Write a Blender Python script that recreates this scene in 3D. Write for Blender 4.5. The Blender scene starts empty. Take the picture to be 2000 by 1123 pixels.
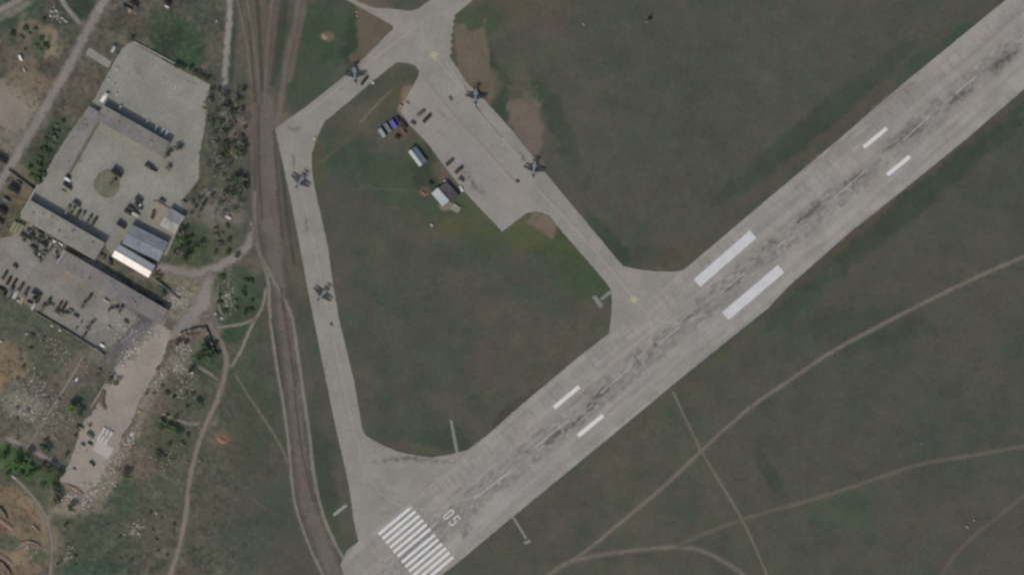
import bpy, math, random
import numpy as np
from mathutils import Vector, Matrix
from mathutils.geometry import tessellate_polygon

rnd = random.Random(7)
S = 0.37                       # metres per photo pixel on the ground
CX, CY = 1000.0, 561.5
def W(px, py): return ((px - CX) * S, (CY - py) * S)

scene = bpy.context.scene
COL = scene.collection

# ------------------------------------------------------------------ camera
CAM_H = 6000.0
cam_d = bpy.data.cameras.new('camera'); cam = bpy.data.objects.new('camera', cam_d); COL.objects.link(cam)
cam.location = (0, 0, CAM_H); cam.rotation_euler = (0, 0, 0)
cam_d.sensor_width = 36.0; cam_d.lens = 36.0 * CAM_H / (2000 * S)
cam_d.clip_start = 10; cam_d.clip_end = 60000
scene.camera = cam

# ------------------------------------------------------------------ world, sun, exposure
SUN_EL = math.radians(43); SH = (0.54, 0.842)          # shadows fall towards SH (world x, y)
world = bpy.data.worlds.new('World'); scene.world = world; world.use_nodes = True
wn = world.node_tree.nodes; wl = world.node_tree.links
bg = wn['Background']; sky = wn.new('ShaderNodeTexSky'); sky.sky_type = 'NISHITA'; sky.sun_disc = False
sky.sun_elevation = SUN_EL; sky.sun_rotation = math.atan2(-SH[0], -SH[1]) % (2 * math.pi)
sky.dust_density = 2.5; sky.air_density = 1.2
wl.new(sky.outputs[0], bg.inputs[0]); bg.inputs[1].default_value = 0.13
sd = bpy.data.lights.new('sun', 'SUN'); sd.energy = 2.75; sd.angle = math.radians(0.6); sd.color = (1.0, 0.95, 0.89)
sun = bpy.data.objects.new('sun', sd); COL.objects.link(sun); sun.location = (-200, -350, 400)
sun.rotation_euler = Vector((SH[0] * math.cos(SUN_EL), SH[1] * math.cos(SUN_EL), -math.sin(SUN_EL))).to_track_quat('-Z', 'Y').to_euler()
vs = scene.view_settings; vs.view_transform = 'Standard'; vs.look = 'None'; vs.exposure = -0.11; vs.gamma = 1.0
scene.render.engine = 'CYCLES'
scene.cycles.filter_width = 2.7
scene.cycles.transparent_max_bounces = 24
scene.render.resolution_x = 1024; scene.render.resolution_y = 574

# ------------------------------------------------------------------ material helpers
def lin1(c):
    c = c / 255.0
    return c / 12.92 if c <= 0.04045 else ((c + 0.055) / 1.055) ** 2.4
def lin(rgb): return (lin1(rgb[0]), lin1(rgb[1]), lin1(rgb[2]), 1.0)

class NT:
    def __init__(s, name):
        s.m = bpy.data.materials.new(name); s.m.use_nodes = True
        s.t = s.m.node_tree; s.n = s.t.nodes; s.l = s.t.links
        s.b = s.n['Principled BSDF']; s.b.inputs['Roughness'].default_value = 0.9
        s.b.inputs['Specular IOR Level'].default_value = 0.25
    def new(s, k, **kw):
        x = s.n.new(k)
        for a, v in kw.items(): setattr(x, a, v)
        return x
    def link(s, a, b): s.l.new(a, b)
    def pos(s):
        return s.new('ShaderNodeNewGeometry').outputs['Position']
    def obj(s):
        return s.new('ShaderNodeTexCoord').outputs['Object']
    def mapping(s, vec, scale, rot=0, loc=(0, 0, 0)):
        m = s.new('ShaderNodeMapping'); m.inputs['Scale'].default_value = scale
        m.inputs['Rotation'].default_value = (0, 0, rot); m.inputs['Location'].default_value = loc
        s.link(vec, m.inputs['Vector']); return m.outputs[0]
    def noise(s, vec, scale, detail=4, rough=0.6):
        x = s.new('ShaderNodeTexNoise'); x.inputs['Scale'].default_value = scale
        x.inputs['Detail'].default_value = detail; x.inputs['Roughness'].default_value = rough
        s.link(vec, x.inputs['Vector']); return x.outputs['Fac']
    def math(s, op, a, b=None, clamp=False):
        x = s.new('ShaderNodeMath', operation=op, use_clamp=clamp)
        for i, v in enumerate((a, b)):
            if v is None: continue
            if hasattr(v, 'is_linked'): s.link(v, x.inputs[i])
            else: x.inputs[i].default_value = v
        return x.outputs[0]
    def ramp(s, f, a, b, lo=0.0, hi=1.0):
        x = s.new('ShaderNodeMapRange'); x.interpolation_type = 'SMOOTHSTEP'
        s.link(f, x.inputs[0]); x.inputs[1].default_value = a; x.inputs[2].default_value = b
        x.inputs[3].default_value = lo; x.inputs[4].default_value = hi; return x.outputs[0]
    def mix(s, f, a, b, mode='MIX'):
        x = s.new('ShaderNodeMix', data_type='RGBA', blend_type=mode)
        if hasattr(f, 'is_linked'): s.link(f, x.inputs[0])
        else: x.inputs[0].default_value = f
        for i, v in ((6, a), (7, b)):
            if hasattr(v, 'is_linked'): s.link(v, x.inputs[i])
            else: x.inputs[i].default_value = v
        return x.outputs[2]
    def gain(s, col, f, lo, hi, a=0.3, b=0.7):      # multiply a colour by a grey factor driven by f
        r = s.ramp(f, a, b, lo, hi)
        c = s.new('ShaderNodeCombineColor')
        for i in range(3): s.link(r, c.inputs[i])
        return s.mix(1.0, col, c.outputs[0], 'MULTIPLY')
    def out(s, col): s.link(col, s.b.inputs['Base Color']); return s.m

MATS = {}
def plain(name, rgb, var=0.15, scale=0.6, rough=0.85, metal=0.0, rgb2=None, scale2=0.15):
    if name in MATS: return MATS[name]
    t = NT(name); p = t.pos()
    base = lin(rgb)
    col = base
    if rgb2: col = t.mix(t.ramp(t.noise(p, scale2, 4), 0.42, 0.62), base, lin(rgb2))
    col = t.gain(col, t.noise(p, scale, 5), 1 - var, 1 + var)
    t.b.inputs['Roughness'].default_value = rough; t.b.inputs['Metallic'].default_value = metal
    MATS[name] = t.out(col); return MATS[name]

# ------------------------------------------------------------------ object helpers
REG = []            # things awaiting a label
def link(o, parent=None):
    COL.objects.link(o)
    if parent: o.parent = parent
    return o
class MB:
    def __init__(s): s.v = []; s.f = []
    def add(s, vs, fs):
        k = len(s.v); s.v += [tuple(v) for v in vs]; s.f += [tuple(i + k for i in f) for f in fs]; return s
    def box(s, c, d, rot=0, taper=1.0):
        x, y, z = c; a, b, h = d[0] / 2, d[1] / 2, d[2] / 2
        vs = []
        for zz, k in ((-h, 1), (h, taper)):
            for sx, sy in ((-1, -1), (1, -1), (1, 1), (-1, 1)):
                X, Y = sx * a * k, sy * b * k
                vs.append((x + X * math.cos(rot) - Y * math.sin(rot), y + X * math.sin(rot) + Y * math.cos(rot), z + zz))
        return s.add(vs, [(0, 3, 2, 1), (4, 5, 6, 7), (0, 1, 5, 4), (1, 2, 6, 5), (2, 3, 7, 6), (3, 0, 4, 7)])
    def prism(s, poly, z0, z1):
        n = len(poly)
        vs = [(x, y, z0) for x, y in poly] + [(x, y, z1) for x, y in poly]
        return s.add(vs, [tuple(range(n))[::-1], tuple(range(n, 2 * n))] + [(i, (i + 1) % n, n + (i + 1) % n, n + i) for i in range(n)])
    def cyl(s, p0, p1, r0, r1=None, n=10):
        r1 = r0 if r1 is None else r1
        p0, p1 = Vector(p0), Vector(p1); q = (p1 - p0).to_track_quat('Z', 'Y'); vs = []
        for p, r in ((p0, r0), (p1, r1)):
            for i in range(n):
                a = 2 * math.pi * i / n; vs.append(p + q @ Vector((r * math.cos(a), r * math.sin(a), 0)))
        return s.add(vs, [tuple(range(n))[::-1], tuple(range(n, 2 * n))] + [(i, (i + 1) % n, n + (i + 1) % n, n + i) for i in range(n)])
    def loft(s, rings, n=12, axis='y'):              # rings: (pos, half width, half height, centre x, centre z)
        vs = []
        for (p, w, h, cx, cz) in rings:
            for i in range(n):
                a = 2 * math.pi * i / n
                u, z = cx + w * math.cos(a), cz + h * math.sin(a)
                vs.append((u, p, z) if axis == 'y' else (p, u, z))
        fs = []
        for k in range(len(rings) - 1):
            for i in range(n):
                fs.append((k * n + i, k * n + (i + 1) % n, (k + 1) * n + (i + 1) % n, (k + 1) * n + i))
        fs += [tuple(range(n))[::-1], tuple(range((len(rings) - 1) * n, len(rings) * n))]
        return s.add(vs, fs)
    def build(s, name, mat, parent=None, smooth=False, bevel=0.0):
        me = bpy.data.meshes.new(name); me.from_pydata(s.v, [], s.f); me.update(); me.materials.append(mat)
        if smooth: me.polygons.foreach_set('use_smooth', [True] * len(me.polygons))
        o = bpy.data.objects.new(name, me)
        if bevel:
            m = o.modifiers.new('bevel', 'BEVEL'); m.width = bevel; m.segments = 2; m.limit_method = 'ANGLE'
        return link(o, parent)
def empty(name, loc, rz=0):
    o = bpy.data.objects.new(name, None); o.location = loc; o.rotation_euler = (0, 0, rz); o.empty_display_size = 1
    return link(o)
def tag(o, label=None, cat=None, group=None, kind=None):
    if label: o['label'] = label
    if cat: o['category'] = cat
    if group: o['group'] = group
    if kind: o['kind'] = kind
    return o
def copy_tree(o, parent=None):
    c = o.copy(); COL.objects.link(c); c.parent = parent
    for ch in [x for x in bpy.data.objects if x.parent == o] if False else CH.get(o.name, []):
        copy_tree(ch, c)
    return c
CH = {}
def index_children(o):
    CH[o.name] = list(o.children)
    for c in o.children: index_children(c)
def ang(dx, dy): return math.atan2(-dy, dx)          # photo pixel direction -> world angle
U = (0.866, 0.5); V = (0.5, -0.866)                   # down-right, up-right in the photo
AU, AV = ang(*U), ang(*V)

LAND = [('the blue-grey gabled hall', 285, 474), ('the cream shed', 256, 508), ('the octagonal yard lawn', 210, 356),
        ('the hall below the truck row', 128, 446), ('the walled-yard hall', 265, 252),
        ('the walled lower-left truck yard', 90, 590), ('the southernmost long roof', 225, 560), ('the tan gravel yard', 230, 760),
        ('the stacked white slabs', 205, 858), ('the upper-left country road', 120, 150), ('the straight vertical road', 440, 90),
        ('the bottom-left diggings', 40, 1040), ('the bright green bush', 142, 797),
        ('the bent wall', 395, 650), ('the road loop', 450, 510), ('the blue shelter', 768, 243),
        ('the white-roofed hut', 858, 385), ('the small gabled hut', 816, 304), ('the taxiway bend', 560, 250),
        ('the upper yellow star marking', 848, 108), ('the lower yellow star marking', 1238, 585), ('the runway number 05', 882, 1010),
        ('the dry field road fork', 445, 710), ('the scrub below the gravel yard', 250, 1020), ('the dry belt of trees', 440, 300),
        ('the large top field', 1200, 60), ('the lower right track', 1890, 1040), ('the aiming point bars', 1440, 540)]
ORD = ['', '', 'second', 'third', 'fourth', 'fifth', 'sixth', 'seventh', 'eighth', 'ninth', 'tenth', 'eleventh', 'twelfth', 'thirteenth', 'fourteenth', 'fifteenth',
       'sixteenth', 'seventeenth', 'eighteenth', 'nineteenth', 'twentieth'] + ['%dth' % i for i in range(21, 300)]
for i in range(21, 100):
    if i % 10 in (1, 2, 3): ORD[i] = '%d%s' % (i, ('st', 'nd', 'rd')[i % 10 - 1])
def reg(o, look, cat, px, py, group=None, lm=None):
    tag(o, None, cat, group); REG.append((o, look, px, py, lm))
def finish_labels():
    g = {}
    for o, look, px, py, lm in REG:
        d = sorted(((math.hypot(px - x, py - y), n) for n, x, y in LAND if lm is None or n == lm))[0]
        g.setdefault((look, d[1]), []).append((d[0], o))
    for (look, n), lst in g.items():
        lst.sort(key=lambda t: t[0])
        for i, (d, o) in enumerate(lst):
            r = 'closest to' if i == 0 else ORD[i + 1] + ' closest to'
            o['label'] = '%s, %s %s' % (look, r, n)
            if 'group' in o and len(g[(look, n)]) < 1: del o['group']

# ------------------------------------------------------------------ numpy noise for the ground cover map
def vnoise(x, y, seed):
    xi = np.floor(x).astype(np.int64); yi = np.floor(y).astype(np.int64); xf = x - xi; yf = y - yi
    xf = xf * xf * (3 - 2 * xf); yf = yf * yf * (3 - 2 * yf)
    def h(a, b):
        n = (a * 374761393 + b * 668265263 + seed * 1442695041) & 0xffffffff
        n = ((n ^ (n >> 13)) * 1274126177) & 0xffffffff
        return ((n ^ (n >> 16)) & 0xffff) / 65535.0
    return (h(xi, yi) * (1 - xf) + h(xi + 1, yi) * xf) * (1 - yf) + (h(xi, yi + 1) * (1 - xf) + h(xi + 1, yi + 1) * xf) * yf
def fbm(x, y, sc, seed, o=4, r=0.55):
    s = 0; a = 1; t = 0
    for k in range(o):
        s = s + a * vnoise(x / sc * 2 ** k + k * 17.3, y / sc * 2 ** k - k * 9.1, seed + k); t += a; a *= r
    return s / t
def sstep(a, b, x):
    t = np.clip((x - a) / (b - a), 0, 1); return t * t * (3 - 2 * t)

# ------------------------------------------------------------------ the ground: one sheet, cover types mapped as an attribute
def axis(lo, hi, step):
    mid = np.arange(lo, hi + step, step); out = []
    d = step; v = 0
    while v < 60000: d *= 1.5; v += d; out.append(v)
    out = np.array(out)
    return np.concatenate([(mid[0] - out)[::-1], mid, mid[-1] + out])
gx = axis(-30, 2030, 2.0); gy = axis(-30, 1153, 2.0)
PX, PY = np.meshgrid(gx, gy)
n1 = fbm(PX, PY, 170, 1); n2 = fbm(PX, PY, 60, 11); n3 = fbm(PX, PY, 14, 21, 3, 0.7); n4 = fbm(PX, PY, 28, 31)
n5 = fbm(PX, PY, 6, 41, 2, 0.8); n6 = fbm(PX, PY, 34, 51, 3)
C = np.zeros(PX.shape + (3,))
def A(*c): return np.array(c, float)
def lay(w, c):
    global C
    w = np.clip(w, 0, 1)[..., None]; C = C * (1 - w) + A(*c) * w
C[:] = A(80, 79, 72)
lay(sstep(.42, .62, n1) * .7, (71, 74, 68)); lay(sstep(.5, .7, n2) * .5, (85, 81, 75)); lay(sstep(.52, .7, n6) * .5, (66, 75, 65))
lay(sstep(.5, .62, fbm(PX, PY, 110, 77)) * .35, (86, 78, 74))
lay(sstep(900, 1300, PX - PY * .3) * .35, (72, 73, 69))
# the busy, worn ground round the yards on the left
left = sstep(520, 400, PX + (n2 - .5) * 80)
lay(left * .8, (90, 84, 77)); lay(left * sstep(.47, .6, n4) * .75, (71, 77, 68)); lay(left * sstep(.55, .7, fbm(PX, PY, 22, 61)) * .6, (112, 103, 95))
lay(left * sstep(.6, .75, fbm(PX, PY, 18, 62)) * .6, (60, 62, 55))
def blob(cx, cy, rx, ry, c, s=.8, rot=0, box=False, soft=.3, seed=0, nz=.5):
    a = math.radians(rot); dx = PX - cx; dy = PY - cy
    x = dx * math.cos(a) + dy * math.sin(a); y = -dx * math.sin(a) + dy * math.cos(a)
    m = (np.abs(x) < rx * 2 + 30) & (np.abs(y) < ry * 2 + 30)
    d = np.maximum(np.abs(x) / rx, np.abs(y) / ry) if box else np.hypot(x / rx, y / ry)
    d = d + (n4 - .5) * nz * 1.6 + (n3 - .5) * nz
    lay(np.where(m, sstep(1 + soft, 1 - soft, d) * s, 0), c)
GR = (56, 72, 58); GD = (50, 62, 50); BR = (98, 88, 79); PK = (106, 95, 88); SD = (128, 118, 108); OL = (80, 79, 60); OR = (124, 102, 84); DK = (60, 57, 50)
for b in [
    # airfield grass
    (640, 60, 70, 60, GR, .7, 0), (700, 70, 30, 60, GD, .7, 20), (600, 150, 60, 60, GR, .5), (960, 170, 30, 90, GD, .7, -20), (905, 60, 60, 40, OL, .55),
    (940, 40, 50, 30, GR, .5), (1090, 240, 20, 110, GD, .45, -25), (1130, 520, 45, 70, (64, 78, 56), .7, -30), (1090, 470, 70, 30, (66, 76, 54), .7),
    (1020, 455, 60, 30, (84, 86, 64), .8), (870, 430, 40, 16, (80, 84, 60), .6, 40), (930, 420, 14, 60, (78, 84, 58), .6, -40), (845, 300, 12, 50, (76, 80, 58), .5, -40), (960, 470, 50, 30, (70, 80, 60), .6), (790, 360, 110, 50, GR, .5, 30), (680, 300, 60, 40, GR, .5), (830, 330, 30, 40, GD, .6),
    (760, 200, 40, 16, OL, .6, -40), (790, 155, 38, 22, (76, 77, 64), .6), (700, 240, 60, 20, (90, 84, 72), .5, -45), (890, 440, 50, 26, OL, .5), (620, 320, 14, 60, OL, .5),
    (870, 860, 60, 30, GD, .4), (1010, 800, 60, 14, DK, .45, -38), (820, 875, 70, 10, (88, 80, 72), .5, 8),
    (1330, 500, 60, 26, (86, 78, 70), .55, -25), (1260, 500, 60, 20, (64, 66, 58), .4), (1190, 470, 16, 70, GD, .5, -38),
    # bands along the runway edges
    (1650, 235, 300, 9, (82, 74, 68), .7, -39.5), (1600, 235, 260, 22, GD, .5, -39.5), (1880, 70, 40, 20, GR, .7, -40), (1790, 130, 60, 18, GR, .5, -40),
    (1780, 372, 300, 8, (80, 73, 66), .7, -39.5), (1800, 385, 260, 24, GD, .55, -39.5), (1380, 720, 160, 8, (80, 76, 66), .6, -39.5), (1180, 890, 200, 8, (80, 75, 66), .6, -40), (1560, 590, 90, 22, GR, .5, -39),
    (1430, 640, 60, 24, GR, .4, -40), (1505, 925, 14, 50, GD, .4, -30), (1640, 1000, 60, 40, (66, 78, 66), .6), (1700, 640, 120, 40, GD, .3), (1850, 1010, 60, 40, (82, 78, 72), .4),
    (1300, 300, 200, 120, (78, 76, 74), .3), (1700, 800, 200, 100, (74, 74, 72), .3), (1560, 100, 200, 90, (78, 79, 75), .4), (1060, 20, 80, 26, (88, 80, 70), .6),
    (660, 720, 12, 160, (88, 80, 76), .5, -13), (630, 940, 26, 110, GD, .5, -8), (640, 1040, 30, 40, (74, 76, 66), .5), (575, 520, 14, 70, (92, 87, 78), .6, -12),
    (590, 700, 14, 90, (84, 78, 74), .5, -12), (620, 820, 16, 60, (70, 76, 66), .6, -10),
    # bare brown strips
    (728, 62, 34, 62, BR, .9, 5, True, .15), (924, 122, 30, 72, (102, 92, 84), .95, -6, True, .12), (926, 168, 46, 30, BR, .7, 0, True, .3), (1026, 255, 34, 70, (104, 94, 88), .95, -5, True, .14),
    (1062, 435, 30, 16, (112, 98, 90), .9, 30, True, .2), (640, 72, 15, 11, (116, 103, 84), .7), (435, 857, 18, 15, (122, 94, 82), .9), (436, 857, 9, 7, (150, 112, 94), .8),
    (798, 195, 18, 30, (124, 108, 96), .8, 20), (790, 215, 12, 20, (132, 112, 100), .7), (830, 374, 11, 9, (104, 86, 76), .7), (776, 262, 26, 18, (96, 84, 76), .8), (880, 335, 34, 26, (98, 88, 80), .8, 40), (872, 402, 14, 10, (130, 122, 110), .8),
    # wide brown strip with old vehicle lanes
    (500, 100, 18, 130, BR, .8, 3), (528, 90, 12, 120, (96, 84, 78), .8, 6), (572, 90, 12, 115, (104, 92, 86), .85, 12), (552, 60, 8, 80, GD, .5, 8), (455, 120, 12, 90, GD, .7), (470, 90, 10, 100, (94, 86, 80), .7, 6),
    (505, 250, 60, 50, (104, 93, 84), .85), (470, 238, 34, 20, (112, 102, 94), .8), (485, 520, 40, 20, (104, 94, 86), .6),
    # the grass and scrub on the left
    (340, 60, 60, 30, GR, .8, 20), (345, 95, 50, 34, GD, .85, 30), (370, 110, 30, 24, GR, .9), (300, 55, 40, 16, (70, 72, 62), .6), (250, 40, 60, 18, (88, 82, 74), .5), (400, 40, 26, 40, (70, 76, 66), .6),
    (15, 30, 26, 30, GR, .8), (60, 10, 26, 20, GR, .8), (150, 12, 40, 22, GD, .8), (110, 40, 40, 12, (66, 66, 60), .7), (165, 115, 24, 26, (94, 88, 82), .4),
    (95, 80, 26, 30, (126, 115, 100), .8, 0), (60, 60, 26, 24, (118, 106, 96), .7), (85, 100, 20, 12, (132, 118, 98), .7), (40, 120, 26, 30, (102, 92, 86), .8), (50, 170, 55, 28, (114, 102, 90), .8), (75, 90, 12, 30, GR, .7),
    (20, 210, 60, 40, (126, 118, 108), .85, 25, True, .2), (20, 265, 36, 40, (118, 112, 106), .8), (20, 25, 60, 8, (124, 120, 112), .7, -28), (170, 150, 22, 20, (92, 82, 76), .7), (165, 175, 30, 20, (98, 88, 82), .6),
    (85, 320, 60, 32, GD, .75, -60), (112, 262, 40, 22, GR, .7, -60), (70, 350, 26, 16, GR, .7, -50), (140, 225, 20, 12, (104, 92, 86), .6), (25, 360, 50, 40, (108, 100, 90), .8), (30, 405, 24, 22, (84, 86, 62), .8), (45, 385, 16, 16, (112, 98, 78), .7),
    (0, 420, 30, 30, (72, 72, 66), .6), (20, 455, 40, 26, (92, 92, 74), .6),
    (440, 290, 42, 150, (94, 92, 86), .7), (420, 320, 24, 150, (72, 78, 66), .6), (455, 330, 30, 90, (76, 80, 72), .5), (460, 250, 20, 60, (118, 106, 98), .6), (425, 400, 46, 30, (120, 116, 112), .7), (430, 430, 46, 22, (118, 110, 106), .7), (365, 410, 24, 18, (126, 118, 104), .7),
    (380, 480, 50, 40, (66, 78, 62), .85), (440, 470, 40, 36, (82, 82, 72), .8), (360, 515, 34, 16, (72, 80, 60), .8), (400, 548, 64, 22, (120, 111, 102), .9), (335, 537, 52, 20, (120, 110, 101), .9), (275, 535, 30, 12, (110, 100, 90), .7),
    (460, 575, 50, 52, (64, 76, 62), .9), (440, 560, 22, 50, (94, 96, 82), .5), (480, 640, 40, 40, (70, 74, 62), .7), (460, 645, 28, 24, GR, .8), (385, 590, 30, 50, (122, 112, 104), .85), (390, 640, 40, 24, (116, 108, 100), .85),
    (395, 690, 36, 26, GR, .9), (400, 715, 34, 22, (58, 70, 56), .8), (370, 670, 30, 20, (106, 100, 92), .8), (350, 700, 22, 34, (100, 92, 86), .6), (380, 770, 50, 40, (84, 84, 74), .7), (385, 785, 20, 14, GR, .6), (310, 770, 24, 60, (104, 94, 88), .7, 30),
    (335, 840, 34, 20, (66, 84, 58), .8), (300, 850, 30, 20, (92, 92, 74), .6), (350, 860, 60, 50, (76, 78, 68), .6), (500, 780, 40, 100, (66, 74, 62), .6, -25), (480, 880, 60, 80, (74, 74, 66), .6), (330, 900, 50, 50, (78, 78, 68), .6),
    (300, 960, 80, 60, (78, 80, 70), .7), (220, 980, 50, 50, (66, 78, 66), .7), (200, 1050, 90, 60, (70, 76, 66), .7), (280, 1030, 60, 30, (90, 84, 76), .5), (420, 1000, 70, 90, (78, 77, 70), .6), (480, 1060, 60, 60, (68, 76, 68), .5), (190, 1110, 70, 16, (56, 74, 62), .7),
    (60, 640, 110, 40, (78, 82, 72), .8, 32), (120, 700, 90, 40, (84, 82, 76), .75, 30), (20, 720, 40, 50, (118, 104, 88), .75), (10, 755, 26, 26, (134, 112, 88), .8), (50, 800, 60, 60, (86, 86, 80), .8), (45, 790, 40, 30, (112, 110, 102), .5, 30),
    (100, 780, 30, 60, (98, 88, 84), .7, 35), (130, 850, 40, 60, (92, 88, 82), .7, 30), (60, 860, 50, 26, (110, 104, 94), .6), (30, 900, 50, 22, (60, 86, 52), .8, 30), (90, 930, 44, 20, (70, 84, 60), .8, 20), (70, 960, 60, 22, (74, 80, 66), .8, 30),
    (20, 1000, 70, 44, (116, 100, 84), .85, 20), (50, 1060, 62, 50, (122, 108, 95), .85), (10, 1100, 70, 50, (118, 100, 86), .8), (60, 1030, 30, 14, (96, 88, 74), .6, 40), (30, 1090, 26, 10, (134, 116, 102), .6, 30), (0, 1040, 16, 20, (100, 84, 72), .6), (20, 1060, 20, 16, (70, 82, 68), .7), (76, 1078, 18, 20, (72, 80, 62), .7), (60, 990, 40, 14, (132, 112, 94), .6, 40),
    (160, 960, 70, 40, (126, 118, 108), .85, -30), (200, 990, 26, 14, (110, 104, 96), .6), (270, 900, 30, 40, (104, 92, 86), .7, -35), (250, 820, 26, 90, (98, 88, 82), .75, 30), (330, 690, 20, 50, (96, 86, 80), .7, 30),
    (270, 625, 60, 40, (102, 98, 96), .85, -30), (240, 650, 34, 60, (98, 96, 94), .9, 30), (200, 690, 30, 26, (112, 108, 102), .6), (350, 600, 26, 26, (124, 118, 110), .8), (160, 700, 20, 60, (108, 100, 94), .6, 38),
]:
    blob(*b[:4], b[4], b[5], *(b[6:]))
for b in [(170, 962, 60, 26, -30), (262, 680, 16, 50, 30), (340, 585, 30, 20, -30), (228, 890, 18, 50, 38), (300, 760, 14, 70, 30), (350, 710, 26, 20, 20), (50, 800, 44, 26, 20), (255, 850, 12, 40, 35)]: blob(b[0], b[1], b[2], b[3], (124, 117, 108), .6, b[4])
lay(left * sstep(.62, .75, n5) * .2, (122, 115, 105)); lay(left * sstep(.38, .28, n5) * .4, (56, 56, 50))
wl_ = np.where(PX < 540, 1.0, .45)
C *= (1 + (n3 - .5) * .15 * wl_ + (n5 - .5) * .10 * wl_)[..., None]
C *= A(.98, .985, .93)
C[..., 1] *= 1 + (fbm(PX, PY, 24, 88, 2) - .5) * .06; C[..., 0] *= 1 + (fbm(PX, PY, 30, 99, 2) - .5) * .07
Cl = np.clip(C, 0, 255) / 255.0; Cl = np.where(Cl <= .04045, Cl / 12.92, ((Cl + .055) / 1.055) ** 2.4)
ny, nx = PX.shape
co = np.zeros((ny * nx, 3), np.float32); co[:, 0] = ((PX - CX) * S).ravel(); co[:, 1] = ((CY - PY) * S).ravel()
idx = np.arange(ny * nx).reshape(ny, nx)
q = np.stack([idx[:-1, :-1], idx[1:, :-1], idx[1:, 1:], idx[:-1, 1:]], -1).reshape(-1, 4).astype(np.int32)
me = bpy.data.meshes.new('ground'); me.vertices.add(len(co)); me.vertices.foreach_set('co', co.ravel())
me.loops.add(q.size); me.loops.foreach_set('vertex_index', q.ravel()); me.polygons.add(len(q))
me.polygons.foreach_set('loop_start', np.arange(0, q.size, 4, dtype=np.int32)); me.update(calc_edges=True)
at = me.color_attributes.new('cover', 'FLOAT_COLOR', 'POINT')
at.data.foreach_set('color', np.concatenate([Cl.reshape(-1, 3), np.ones((ny * nx, 1))], 1).astype(np.float32).ravel())
t = NT('ground_cover'); a = t.new('ShaderNodeVertexColor', layer_name='cover'); p = t.pos()
c = t.gain(a.outputs[0], t.noise(p, 0.35, 6, .7), .90, 1.10); c = t.gain(c, t.noise(p, 1.6, 3, .6), .9, 1.12)
c = t.gain(c, t.noise(p, 0.05, 3, .6), .93, 1.07)
me.materials.append(t.out(c)); t.b.inputs['Specular IOR Level'].default_value = 0.1
ground = link(bpy.data.objects.new('ground', me)); tag(ground, 'dry grass and bare earth of the airfield', None, None, 'structure')

# ------------------------------------------------------------------ pavement sheets
def smooth(pts, step=6.0):
    out = []
    P = [pts[0]] + list(pts) + [pts[-1]]
    for i in range(1, len(P) - 2):
        p0, p1, p2, p3 = [np.array(P[k], float) for k in (i - 1, i, i + 1, i + 2)]
        n = max(2, int(np.linalg.norm(p2[:2] - p1[:2]) / step))
        for k in range(n):
            u = k / n
            out.append(0.5 * (2 * p1 + (p2 - p0) * u + (2 * p0 - 5 * p1 + 4 * p2 - p3) * u * u + (3 * p1 - 3 * p2 + p3 - p0) * u ** 3))
    out.append(np.array(P[-2], float)); return out
def sheet(name, poly, z, mat, jit=0.5, holes=(), label=None, rot=0, step=5.0, kind='structure', thick=0):
    r = random.Random(len(name) * 31 + len(poly)); loops = []
    for lp in [poly] + list(holes):
        o = []
        for i in range(len(lp)):
            a, b = np.array(lp[i], float), np.array(lp[(i + 1) % len(lp)], float)
            n = max(1, int(np.linalg.norm(b - a) / step))
            for k in range(n):
                p = a + (b - a) * k / n; o.append((p[0] + r.uniform(-jit, jit), p[1] + r.uniform(-jit, jit)))
        loops.append([Vector((*W(*p), 0)) for p in o])
    tri = tessellate_polygon(loops); vs = [v for l in loops for v in l]
    cx, cy = sum(v.x for v in vs) / len(vs), sum(v.y for v in vs) / len(vs)
    cs, sn = math.cos(-rot), math.sin(-rot)
    loc = [((v.x - cx) * cs - (v.y - cy) * sn, (v.x - cx) * sn + (v.y - cy) * cs, 0) for v in vs]
    fs = []
    for f in tri:
        a, b, c_ = [Vector(loc[i]) for i in f]
        fs.append(tuple(f) if (b - a).cross(c_ - a).z > 0 else tuple(f)[::-1])
    me = bpy.data.meshes.new(name); me.from_pydata(loc, [], fs); me.materials.append(mat); me.update()
    o = link(bpy.data.objects.new(name, me)); o.location = (cx, cy, z); o.rotation_euler = (0, 0, rot)
    if kind: tag(o, label, None, None, kind)
    elif label: tag(o, label)
    return o
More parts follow.
